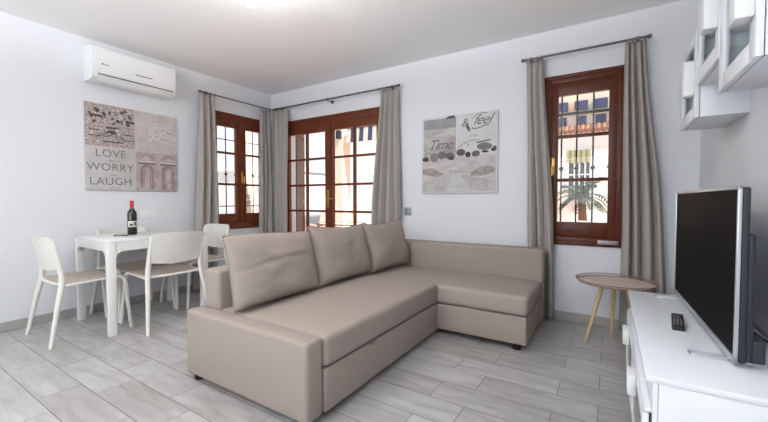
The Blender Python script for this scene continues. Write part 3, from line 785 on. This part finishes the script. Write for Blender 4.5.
# ------------------------------------------------------------------ wine bottle and small opener
bt = root('wine_bottle', (-3.655, 1.53, 0.746), label='dark wine bottle with red capsule standing on the dining table', cat='bottle')
M_bottle = mat('dark_bottle_glass', (16, 12, 14), 0.08, spec=0.7)
MB().lathe([(0, 0.004), (0.028, 0.0), (0.0365, 0.004), (0.0375, 0.012), (0.0375, 0.185), (0.034, 0.205), (0.022, 0.226), (0.0148, 0.242), (0.0142, 0.30), (0, 0.302)], seg=28).build('glass_body', M_bottle, bt)
MB().lathe([(0.0150, 0.232), (0.0152, 0.262), (0.0150, 0.294), (0.0165, 0.295), (0.0165, 0.306), (0.0145, 0.309), (0, 0.309)], seg=24).build('capsule', mat('red_capsule', (190, 30, 40), 0.4), bt)
def cyl_patch(mb, r, a0, a1, z0, z1, n=14):
    mb.grid(lambda u, v: (r*math.cos(a0+(a1-a0)*u), r*math.sin(a0+(a1-a0)*u), z0+(z1-z0)*v), n, 1)
mb = MB(); cyl_patch(mb, 0.0380, -1.35, 0.75, 0.072, 0.125); lb_ = mb.build('label_paper', mat('wine_label', (218, 214, 208), 0.7), bt)
mb = MB(); cyl_patch(mb, 0.0383, -0.95, -0.20, 0.082, 0.100); cyl_patch(mb, 0.0383, 0.05, 0.5, 0.085, 0.118); cyl_patch(mb, 0.0383, -0.9, 0.0, 0.106, 0.110)
mb.build('label_mark', mat('label_ink', (70, 66, 66), .7), lb_)
op = root('corkscrew', (-3.60, 1.42, 0.746), math.radians(50), label='small dark corkscrew lying beside the wine bottle', cat='corkscrew')
MB().box(-0.055, 0.055, -0.006, 0.006, 0.0, 0.011, bev=0.003).build('handle', M_dark, op)
MB().tube([(-0.05, 0.012, 0.006), (0.0, 0.018, 0.006), (0.05, 0.012, 0.006)], 0.004, 8).build('lever', M_steel, op)
MB().tube([(0.012+0.004*math.cos(t*1.3)-t*0.0016, -0.013+0.003*math.sin(t*1.3), 0.005+0.002*math.sin(t*1.3)) for t in range(30)], 0.0013, 6).build('worm', M_steel, op)

# ------------------------------------------------------------------ tray side table
st = root('side_table', (0.042, 3.13, 0), label='round tray side table with pierced rim and wooden legs', cat='side table')
TZ = 0.452
MB().lathe([(0, TZ-0.004), (0.235, TZ-0.004), (0.241, TZ), (0.235, TZ+0.001), (0, TZ+0.001)], seg=64).build('tray', M_tray, st)
mb = MB()
mb.tube([(0.258*math.cos(2*PI*i/72), 0.258*math.sin(2*PI*i/72), TZ+0.020) for i in range(72)], 0.0028, 6, closed=True)
mb.tube([(0.241*math.cos(2*PI*i/72), 0.241*math.sin(2*PI*i/72), TZ+0.002) for i in range(72)], 0.0035, 6, closed=True)
for k in range(44):
    a = 2*PI*k/44; da = 2*PI/44*0.5
    pts = []
    for i in range(7):
        t = i/6; ang = a-da+2*da*t; hh = math.sin(PI*t)
        r = 0.241+0.016*hh; pts.append((r*math.cos(ang), r*math.sin(ang), TZ+0.002+0.017*hh))
    mb.tube(pts, 0.0024, 5)
mb.build('rim', M_trayedge, st, smooth=1.5)
for (fx, fy) in ((-0.182, -0.085), (-0.016, 0.125), (0.16, -0.06)):
    L_ = MB().tube([(fx*0.42, fy*0.42, TZ-0.006), (fx, fy, 0.0)], [0.0165, 0.0105], 14).build('leg', M_beech, st, smooth=1.2)
MB().box(-0.1, 0.08, -0.06, 0.08, TZ-0.02, TZ-0.004, bev=0.004).build('support_plate', M_beech, st)

# ------------------------------------------------------------------ tv bench
BX0, BX1, BY0, BY1, BZ = 0.105, 0.548, 1.41, 2.69, 0.50
be_ = root('tv_bench', (0.33, 2.05, 0), label='low white TV bench with glass-fronted drawers along the right wall', cat='tv bench')
def bp_(name, m, x0, x1, y0, y1, z0, z1, bev=0.002, parent=be_, smooth=0.6):
    return MB().box(x0-.33, x1-.33, y0-2.05, y1-2.05, z0, z1, bev=bev).build(name, m, parent, smooth)
bp_('top_board', M_white, BX0, BX1, BY0, BY1, BZ-0.022, BZ, 0.003)
bp_('side_panel', M_white, BX0+0.035, BX1-0.005, BY0+0.004, BY0+0.022, 0.0, BZ-0.0225)
bp_('side_panel', M_white, BX0+0.035, BX1-0.005, BY1-0.026, BY1-0.006, 0.0, BZ-0.0225)
bp_('back_panel', M_white, BX1-0.012, BX1-0.006, BY0+0.027, BY1-0.027, 0.05, BZ-0.0225)
bp_('bottom_board', M_white, BX0+0.045, BX1-0.014, BY0+0.027, BY1-0.027, 0.05, 0.068)
bp_('divider', M_white, BX0+0.045, BX1-0.014, 2.042, 2.060, 0.069, 0.374)
bp_('plinth', M_white, BX0+0.05, BX0+0.065, BY0+0.027, BY1-0.027, 0.0, 0.049)
M_benchglass = mat('frosted_front', (150, 152, 148), 0.15, spec=0.6)
bp_('front_rail', M_white, BX0+0.020, BX0+0.034, BY0+0.004, BY1-0.004, 0.05, BZ-0.0225)
bp_('niche_shelf', M_white, BX0-0.002, BX0+0.019, BY0+0.006, BY1-0.006, 0.376, 0.390)
for (ya, yb, hy) in ((BY0+0.006, 2.048, 1.755), (2.054, BY1-0.008, 2.345)):
    za, zb, fw = 0.045, 0.372, 0.045
    X0, X1 = BX0-0.006-.33, BX0+0.012-.33
    ya_, yb_ = ya-2.05, yb-2.05
    d = MB()
    d.box(X0, X1, ya_, ya_+fw, za, zb, bev=0.002); d.box(X0, X1, yb_-fw, yb_, za, zb, bev=0.002)
    d.box(X0, X1, ya_+fw-.001, yb_-fw+.001, zb-fw, zb, bev=0.002); d.box(X0, X1, ya_+fw-.001, yb_-fw+.001, za, za+fw, bev=0.002)
    dd = d.build('drawer', M_white, be_)
    MB().box(X0+0.006, X0+0.012, ya_+fw-.003, yb_-fw+.003, za+fw-.003, zb-fw+.003).build('glass_panel', M_benchglass, dd, smooth=0)
    MB().box(X0-0.030, X0-0.0005, hy-2.05-0.05, hy-2.05+0.05, 0.285, 0.365, bev=0.005).build('handle', M_white2, dd)

# ------------------------------------------------------------------ television
tv = root('television', (0.345, 2.165, BZ), math.atan2(0.025, 1.1), label='flat-screen television with silver bezel on the white bench', cat='television')
hw, zb_, zt_ = 0.553, 0.018, 0.607
def tvb(mb, *b, bev=0.002): mb.box(*b, bev=bev); return mb
mb = MB()
tvb(mb, -0.003, 0.008, -hw, hw, zb_, zb_+0.022); tvb(mb, -0.003, 0.008, -hw, hw, zt_-0.012, zt_); tvb(mb, -0.003, 0.008, -hw, -hw+0.012, zb_, zt_); tvb(mb, -0.003, 0.008, hw-0.012, hw, zb_, zt_)
mb.build('bezel', M_steel2, tv)
MB().box(0.000, 0.007, -hw+0.011, hw-0.011, zb_+0.021, zt_-0.011).build('screen', M_screen, tv, smooth=0)
mb = MB(); mb.box(0.0075, 0.030, -hw+0.002, hw-0.002, zb_+0.002, zt_-0.004, bev=0.008, seg=3); mb.box(0.026, 0.046, -hw+0.006, hw-0.006, zb_+0.012, 0.45, bev=0.008, seg=3); mb.box(0.04, 0.078, -hw+0.01, hw-0.01, zb_+0.004, 0.10, bev=0.01, seg=3)
mb.build('back_cover', M_tvback, tv)
for yy in (-0.47, 0.41):
    mb = MB()
    # flat rectangular loop foot
    pts = [(-0.105, -0.014), (0.13, -0.014), (0.13, 0.014), (-0.105, 0.014)]
    x0, x1, w = -0.105, 0.10, 0.02
    mb.box(x0, x1, yy-w, yy-w+0.005, 0, 0.008, bev=0.0015); mb.box(x0, x1, yy+w-0.005, yy+w, 0, 0.008, bev=0.0015)
    mb.box(x0, x0+0.005, yy-w, yy+w, 0, 0.008, bev=0.0015); mb.box(x1-0.005, x1, yy-w, yy+w, 0, 0.008, bev=0.0015)
    mb.box(0.0, 0.03, yy-0.012, yy+0.012, 0.001, 0.03, bev=0.003)
    mb.box(0.0, 0.03, yy-w, yy+w, 0.001, 0.008, bev=0.0015)
    mb.build('foot', M_steel2, tv)
# cable behind the television, down to the right wall
mb = MB(); mb.tube([(0.44, 1.66, 0.60), (0.50, 1.68, 0.56), (0.53, 1.80, 0.515), (0.525, 2.0, 0.507), (0.51, 2.2, 0.507), (0.53, 2.4, 0.53), (0.55, 2.45, 0.62)], 0.0035, 8)
cb_ = mb.build('power_cable', M_dark, smooth=1.5); tag(cb_, 'black cable running behind the television to the right wall', 'cable')

# remote
rm = root('remote_control', (0.268, 2.075, BZ), math.radians(-6), label='black remote control lying on the white bench', cat='remote control')
MB().box(-0.022, 0.022, -0.118, 0.118, 0, 0.017, bev=0.005, seg=3).build('body', M_dark, rm)
M_btn = mat('remote_button', (120, 122, 126), .5)
for i in range(3):
    for j in range(6):
        MB().box(-0.0155+i*0.012, -0.0085+i*0.012, -0.085+j*0.019, -0.077+j*0.019, 0.0165, 0.019, bev=0.001).build('button', M_btn, rm)
MB().lathe([(0, 0.019), (0.010, 0.019), (0.013, 0.0165)], (0, 0.06, 0), 16).build('navigation_pad', M_btn, rm)

# ------------------------------------------------------------------ wall cabinets
def wall_cabinet(y0, y1, z0, z1, label, hz):
    X0 = 0.355; y0 += 0.0025; y1 -= 0.0025
    r_ = root('wall_cabinet', (XR, (y0+y1)/2, z0), label=label, cat='wall cabinet', group='white wall cabinets above the television')
    ox, oy = XR, (y0+y1)/2
    W_ = (y1-y0)/2; D = XR-X0; hh = z1-z0; t = 0.016
    mb = MB()
    xf = -D+0.021
    mb.box(xf, 0, -W_, -W_+t, 0, hh, bev=0.0015); mb.box(xf, 0, W_-t, W_, 0, hh, bev=0.0015)
    mb.box(xf, 0, -W_+t, W_-t, 0, t, bev=0.0015); mb.box(xf, 0, -W_+t, W_-t, hh-t, hh, bev=0.0015)
    mb.box(-0.008, -0.001, -W_+t, W_-t, t, hh-t)
    mb.build('carcass', M_white, r_)
    MB().box(xf+0.01, -0.008, -W_+t, W_-t, hh*0.5-0.006, hh*0.5+0.006, bev=0.001).build('shelf', M_white, r_)
    fw = 0.062
    mb = MB(); xa, xb = -D, -D+0.018
    mb.box(xa, xb, -W_, -W_+fw, 0, hh, bev=0.002); mb.box(xa, xb, W_-fw, W_, 0, hh, bev=0.002)
    mb.box(xa, xb, -W_+fw-.001, W_-fw+.001, 0, fw, bev=0.002); mb.box(xa, xb, -W_+fw-.001, W_-fw+.001, hh-fw, hh, bev=0.002)
    dd = mb.build('door', M_white, r_)
    MB().box(xa+0.006, xa+0.010, -W_+fw-.004, W_-fw+.004, fw-.004, hh-fw+.004).build('glass_pane', M_glass2, dd, smooth=0)
    mb = MB(); mb.box(xa-0.045, xa-0.0005, -W_+0.012, -W_+0.085, hz[0], hz[1], bev=0.004)
    mb.build('handle', M_white2, dd)
    return r_
wall_cabinet(2.39, 2.83, 1.48, 1.925, 'lower white glass-door wall cabinet farthest from the camera, near the window', (0.115, 0.29))
wall_cabinet(1.938, 2.375, 1.63, 2.075, 'middle white glass-door wall cabinet, hung higher than its neighbours', (0.125, 0.30))
wall_cabinet(1.487, 1.925, 1.483, 1.928, 'white glass-door wall cabinet nearest the camera, above the television', (0.125, 0.30))

# ------------------------------------------------------------------ outside
M_render = mat('white_render', (236, 234, 230), 0.9, noise_amt=.03, noise_scale=2)
M_cream = mat('cream_render', (232, 214, 196), 0.9, noise_amt=.04, noise_scale=2)
M_terr = mat('terracotta_paving', (205, 165, 135), 0.8, noise_amt=.15, noise_scale=4)
M_ground = mat('street_paving', (190, 182, 172), 0.9, noise_amt=.1, noise_scale=2)
M_shut = mat('brown_shutter', (74, 54, 42), 0.5)
M_roof = mat('roof_tile', (140, 98, 72), 0.85, noise_amt=.25, noise_scale=12)
M_blue = mat('blue_canvas', (58, 60, 100), 0.8); M_canvas = mat('white_canvas', (215, 205, 186), 0.85)
M_leaf = mat('palm_leaf', (44, 60, 38), 0.6, noise_amt=.3, noise_scale=8)
M_trunk = mat('palm_trunk', (120, 96, 74), .9, noise_amt=.3, noise_scale=20)
M_pink = mat('pink_plastic', (222, 178, 168), 0.5)
M_wing = mat('far_window_glass', (58, 66, 70), 0.2)
M_awn = mat('green_cream_awning', (130, 132, 98), .8)
o = MB().box(-40, 40, YB+T, 60, -0.3, -0.02).build('terrace_ground', M_terr, smooth=0); o['kind'] = 'structure'
o = MB().box(-40, XL-T, -30, YB+T, -0.3, -0.02).build('garden_ground', M_ground, smooth=0); o['kind'] = 'structure'
# cream terrace side wall
tw_ = MB().box(-5.55, -5.35, 3.9, 5.25, -0.02, 2.6, bev=.01).build('terrace_wall', M_cream, smooth=0); tag(tw_, 'cream rendered terrace wall seen at the left of the balcony door', 'wall')
# open shutter
sh = root('door_shutter', (-3.90, YB+T+0.02, 0), math.radians(121), label='open dark brown shutter outside the balcony door', cat='shutter')
mb = MB(); mb.box(0, 0.05, -0.02, 0.02, 0.0, 2.1, bev=.003); mb.box(0.45, 0.5, -0.02, 0.02, 0, 2.1, bev=.003); mb.box(0.05, 0.45, -0.019, 0.019, 2.03, 2.1); mb.box(0.05, 0.45, -0.019, 0.019, 0, 0.1); mb.box(0.05, 0.45, -0.019, 0.019, 1.0, 1.07)
mb.box(0.05, 0.45, -0.006, 0.006, 0.1, 2.04)
mb.build('shutter_frame', M_shut, sh)
mb = MB()
for k in range(44):
    z = 0.12+k*0.0435
    if 0.97 < z < 1.08: continue
    mb.box(0.05, 0.45, -0.014, 0.014, z, z+0.012)
mb.build('slats', M_shut, sh, smooth=0)
# white boundary wall and pillar of the terrace
bw = root('neighbour_house', (-6.0, 9.6, 0), label='white neighbouring house beyond the terrace, behind the balcony door', cat='house')
MB().box(-1.1, 2.1, 0, 3, -0.02, 5.0).build('wall', M_render, bw, smooth=0)
MB().box(-1.2, 2.5, -0.15, 3.1, 5.0, 5.15).build('roof', M_roof, bw, smooth=0)
pl = MB().box(-5.62, -5.30, 6.6, 6.9, -0.02, 3.0, bev=.01).build('terrace_pillar', M_cream, smooth=0); tag(pl, 'cream pillar beyond the terrace, seen through the right door leaf', 'pillar')
lp = root('wall_lantern', (-5.36, 6.56, 2.5), label='small dark lantern on the cream pillar outside', cat='lantern')
MB().box(-.05, .05, -.08, .02, -.02, .14, bev=.01).build('lantern_body', M_iron, lp); MB().lathe([(0, .2), (.03, .18), (.075, .14), (0, .14)], (0, -.03, 0), 8).build('lantern_cap', M_iron, lp)
# awning with blue stripes
aw = root('striped_awning', (-4.75, 6.6, 2.8), label='blue and white striped awning outside, top right of the balcony door', cat='awning')
mbw, mbb = MB(), MB()
for k in range(10):
    x0, x1 = -0.42+k*0.12, -0.30+k*0.12
    t_ = mbb if k % 2 else mbw
    def quad(tt, P):
        a = [tt.bm.verts.new(p) for p in P]; b = [tt.bm.verts.new((p[0], p[1]+.01, p[2]-.004)) for p in P]
        tt.bm.faces.new(a); tt.bm.faces.new(b[::-1])
        for i in range(4): tt.bm.faces.new((a[i], b[i], b[(i+1) % 4], a[(i+1) % 4]))
    quad(t_, [(x0, 0, -0.10), (x1, 0, -0.10), (x1, 0.9, 0.5), (x0, 0.9, 0.5)])
    quad(t_, [(x0, 0, -0.10), (x1, 0, -0.10), (x1, -0.03, -0.42), (x0, -0.03, -0.42)])
mbw.build('white_stripes', M_canvas, aw, smooth=0); mbb.build('blue_stripes', M_blue, aw, smooth=0)
MB().tube([(-.42, 0, -0.095), (.78, 0, -0.095)], .015, 8).build('front_bar', M_iron, aw)
# terrace chair and table
tc_ = root('terrace_chair', (-4.50, 5.0, -0.02), math.radians(70), label='pink plastic chair on the terrace behind the door glass', cat='chair')
mb = MB(); mb.grid(lambda u, v: ((u-.5)*.44*(1-.25*v*v), -.22-.10*v-.03*math.sin(PI*u)*-1, .42+.60*v-.06*abs(u-.5)**2*8*v), 12, 10)
bk = mb.build('backrest', M_pink, tc_); md = bk.modifiers.new('t', 'SOLIDIFY'); md.thickness = .012
MB().box(-.22, .22, -.22, .22, .41, .435, bev=.01).build('seat', M_pink, tc_)
for sx in (-1, 1):
    for sy in (-1, 1): MB().tube([(sx*.19, sy*.18, .41), (sx*.23, sy*.23, 0)], .018, 8).build('leg', M_pink, tc_)
    MB().tube([(sx*.22, -.24, .62), (sx*.25, 0, .64), (sx*.25, .2, .62), (sx*.22, .22, .42)], .018, 8).build('armrest', M_pink, tc_)
tt_ = root('terrace_table', (-3.74, 4.62, -0.02), math.radians(20), label='low white terrace table with dark metal edge behind the door', cat='table')
oc = [(.36, .2), (.28, .28), (-.28, .28), (-.36, .2), (-.36, -.2), (-.28, -.28), (.28, -.28), (.36, -.2)]
MB().tube([(x, y, .69) for x, y in oc], .009, 8, closed=True).build('metal_edge', M_iron, tt_)
MB().tube([(x, y, .65) for x, y in oc], .006, 8, closed=True).build('metal_rail', M_iron, tt_)
mb = MB(); mb.poly([(x*.98, y*.98) for x, y in oc], .012, M=Matrix.Translation((0, 0, .69)) @ Matrix.Rotation(PI/2, 4, 'X')); mb.build('tabletop', M_canvas, tt_, smooth=0)
for sx in (-1, 1):
    for sy in (-1, 1): MB().tube([(sx*.3, sy*.24, .68), (sx*.3, sy*.24, 0)], .012, 8).build('leg', M_iron, tt_)

# opposite building seen through the right window, 13 m away
ob = root('opposite_building', (-0.8, 13.0, 0), label='white building with tiled ledge across the street, beyond right window', cat='building')
MB().box(-4.2, 3.6, 0, 0.6, -0.3, 3.20).build('lower_wall', M_render, ob, smooth=0)
MB().box(-4.2, 3.6, 0.55, 4, -0.3, 4.9).build('upper_wall', M_canvas, ob, smooth=0)
mb = MB()
for k in range(52): mb.tube([(-4.2+k*.15, -0.12, 3.22), (-4.2+k*.15, .55, 3.50)], .075, 8)
mb.build('tiled_ledge', M_roof, ob)
for x in (-2.6, -1.35, -0.78, -0.20, 0.35, 1.0):
    MB().box(x, x+.30, .50, .56, 3.52, 3.82).build('upper_window', M_blue, ob, smooth=0)
    MB().box(x-.04, x+.34, .40, .56, 4.02, 4.30).build('upper_awning', M_blue if x != -0.20 else M_blue, ob, smooth=0)
for x in (-1.0, -.42): MB().box(x, x+.26, .48, .55, 3.98, 4.28).build('upper_panel', mat('peach_panel', (226, 190, 160), .8), ob, smooth=0)
MB().box(-4.2, 3.6, .38, .56, 3.88, 3.94).build('balcony_rail', M_iron, ob, smooth=0)
MB().box(-0.36, 0.26, -0.02, .05, 1.10, 2.32).build('house_window', M_wing, ob, smooth=0)
mb = MB()
for x in (-.38, -.20, -.06, .10, .24): mb.box(x, x+.035, -.05, 0, 1.08, 2.30)
for z in (1.08, 1.45, 1.85, 2.28): mb.box(-.38, .275, -.045, 0, z, z+.035)
mb.build('window_frame', M_render, ob, smooth=0)
mb = MB(); mb2 = MB()
for k in range(9):
    t_ = mb if k % 2 else mb2
    a = -.40+k*.075
    t_.box(a, a+.075, -.28, -.26, 2.22, 2.62)
mb.build('awning_stripe', M_awn, ob, smooth=0); mb2.build('awning_cloth', mat('awning_cream', (170, 168, 138), .8), ob, smooth=0)
MB().box(-.55, .45, -.30, 0, 1.45, 1.52).build('window_ledge', M_iron, ob, smooth=0)
# palm
pm = root('palm_tree', (-0.66, 11.2, -0.02), label='palm tree in front of the building across the street', cat='palm tree')
MB().tube([(0, 0, 0), (.03, 0, .5), (0, 0, 1.15)], [.14, .11, .09], 10).build('trunk', M_trunk, pm)
mb = MB(); rr = random.Random(11)
for k in range(26):
    az = k*2.399; el = rr.uniform(0.1, 1.2); Lf = rr.uniform(.65, .95)
    p = Vector((0, 0, 1.12)); d = Vector((math.cos(az)*math.cos(el), math.sin(az)*math.cos(el), math.sin(el)))
    pts = []
    for i in range(10):
        pts.append(p.copy()); p = p+d*Lf/9; d = (d+Vector((0, 0, -.20))).normalized()
    mb.tube(pts, .008, 4)
    side = Vector((-math.sin(az), math.cos(az), 0))
    for i in range(1, 10):
        for s in (-1, 1):
            q = pts[i]; l_ = .26*math.sin(PI*(i/9.6))+.05; tip = q+side*s*l_*.8+(pts[i]-pts[i-1]).normalized()*l_*.6+Vector((0, 0, -.10*l_*4*.5))
            w_ = (pts[i]-pts[i-1]).normalized()*.034
            a_, b_, c_ = mb.bm.verts.new(q-w_), mb.bm.verts.new(q+w_), mb.bm.verts.new(tip)
            mb.bm.faces.new((a_, b_, c_))
mb.build('fronds', M_leaf, pm, smooth=0)
fn_ = root('street_fence', (-0.7, 10.4, -0.02), label='white low fence in front of the palm across the street', cat='fence')
MB().box(-3, 2.6, 0, .06, .50, .55).build('top_rail', M_render, fn_, smooth=0); MB().box(-3, 2.6, 0, .06, .1, .15).build('bottom_rail', M_render, fn_, smooth=0)
mb = MB()
for k in range(28): mb.box(-3+k*.2, -2.965+k*.2, .0, .05, 0, .53)
mb.build('pickets', M_render, fn_, smooth=0)
# pale building far beyond the left window
lb = root('distant_building', (-12.5, 9.5, 0), math.radians(0), label='pale distant building beyond the left wall window', cat='building')
MB().box(-3, 1.2, 0, 4, -0.3, 2.3).build('wall', mat('pale_blue_render', (206, 214, 220), .9), lb, smooth=0)
MB().box(-3.1, 1.3, -.1, 4.1, 2.3, 2.42).build('roof_edge', M_render, lb, smooth=0)

# ------------------------------------------------------------------ light
W = bpy.data.worlds.new('sky'); S.world = W; W.use_nodes = True
wn = W.node_tree; bg = wn.nodes['Background']
tcw = wn.nodes.new('ShaderNodeTexCoord'); sx_ = wn.nodes.new('ShaderNodeSeparateXYZ'); crw = wn.nodes.new('ShaderNodeValToRGB')
wn.links.new(tcw.outputs['Generated'], sx_.inputs[0]); wn.links.new(sx_.outputs['Z'], crw.inputs[0])
crw.color_ramp.elements[0].position = 0.3; crw.color_ramp.elements[0].color = (0.93, 0.97, 1.0, 1)
crw.color_ramp.elements[1].position = 0.7; crw.color_ramp.elements[1].color = (0.42, 0.62, 0.95, 1)
wn.links.new(crw.outputs[0], bg.inputs['Color']); bg.inputs['Strength'].default_value = 1.3

def light(name, kind, loc, energy, color, rot=None, size=None, size_y=None, radius=None, spread=None):
    l = bpy.data.lights.new(name, kind); l.energy = energy; l.color = color
    if kind == 'AREA': l.shape = 'RECTANGLE'; l.size = size; l.size_y = size_y
    if spread: l.spread = spread
    if radius is not None: l.shadow_soft_size = radius
    o = bpy.data.objects.new(name, l); COL.objects.link(o); o.location = loc
    if rot: o.rotation_euler = rot
    return o
sun = light('sun', 'SUN', (0, 0, 10), 11, (1.0, 0.93, 0.82))
sun.rotation_euler = Vector((-0.65, 0.16, -0.75)).to_track_quat('-Z', 'Y').to_euler()
sun.data.angle = math.radians(2)
# added fill behind the camera: uplighter spot and rear window area light
light('added_uplight', 'SPOT', (-1.2, -0.55, 1.66), 250, (0.98, 0.985, 1.0), rot=(PI, 0, 0), radius=0.2)
bpy.data.objects['added_uplight'].data.spot_size = math.radians(164); bpy.data.objects['added_uplight'].data.spot_blend = 0.12
light('rear_fill_light', 'AREA', (-1.9, YR+0.03, 1.55), 60, (0.90, 0.95, 1.0), rot=(math.radians(112), 0, 0), size=3.3, size_y=1.25)  # area light standing in for daylight at the added rear window
for k_, (hx, hy) in enumerate(((0.07, 0.03), (-0.07, -0.03))):
    light('ceiling_lamp_light', 'POINT', (-1.90+hx, 1.55+hy, H-0.29), 9, (1.0, 0.95, 0.90), radius=0.06)
for k_ in range(4):
    light('added_pendant_fill', 'POINT', (-1.9+0.2*math.cos(k_*PI/2), -1.1+0.2*math.sin(k_*PI/2), H-0.62), 5, (0.95, 0.97, 1.0), radius=0.09)  # fill points around the added pendant

# ------------------------------------------------------------------ camera
cam_d = bpy.data.cameras.new('camera'); cam = bpy.data.objects.new('camera', cam_d); COL.objects.link(cam)
cam.location = (0, 0, 1.06)
cam.rotation_euler = (math.radians(90-1.75), 0, math.radians(32.2))
cam_d.sensor_width = 36; cam_d.lens = 359/768*36; cam_d.clip_start = 0.05; cam_d.clip_end = 200
S.camera = cam
S.view_settings.view_transform = 'Standard'; S.view_settings.look = 'None'
S.view_settings.exposure = -0.12; S.view_settings.gamma = 1.0; S.view_settings.use_curve_mapping = False
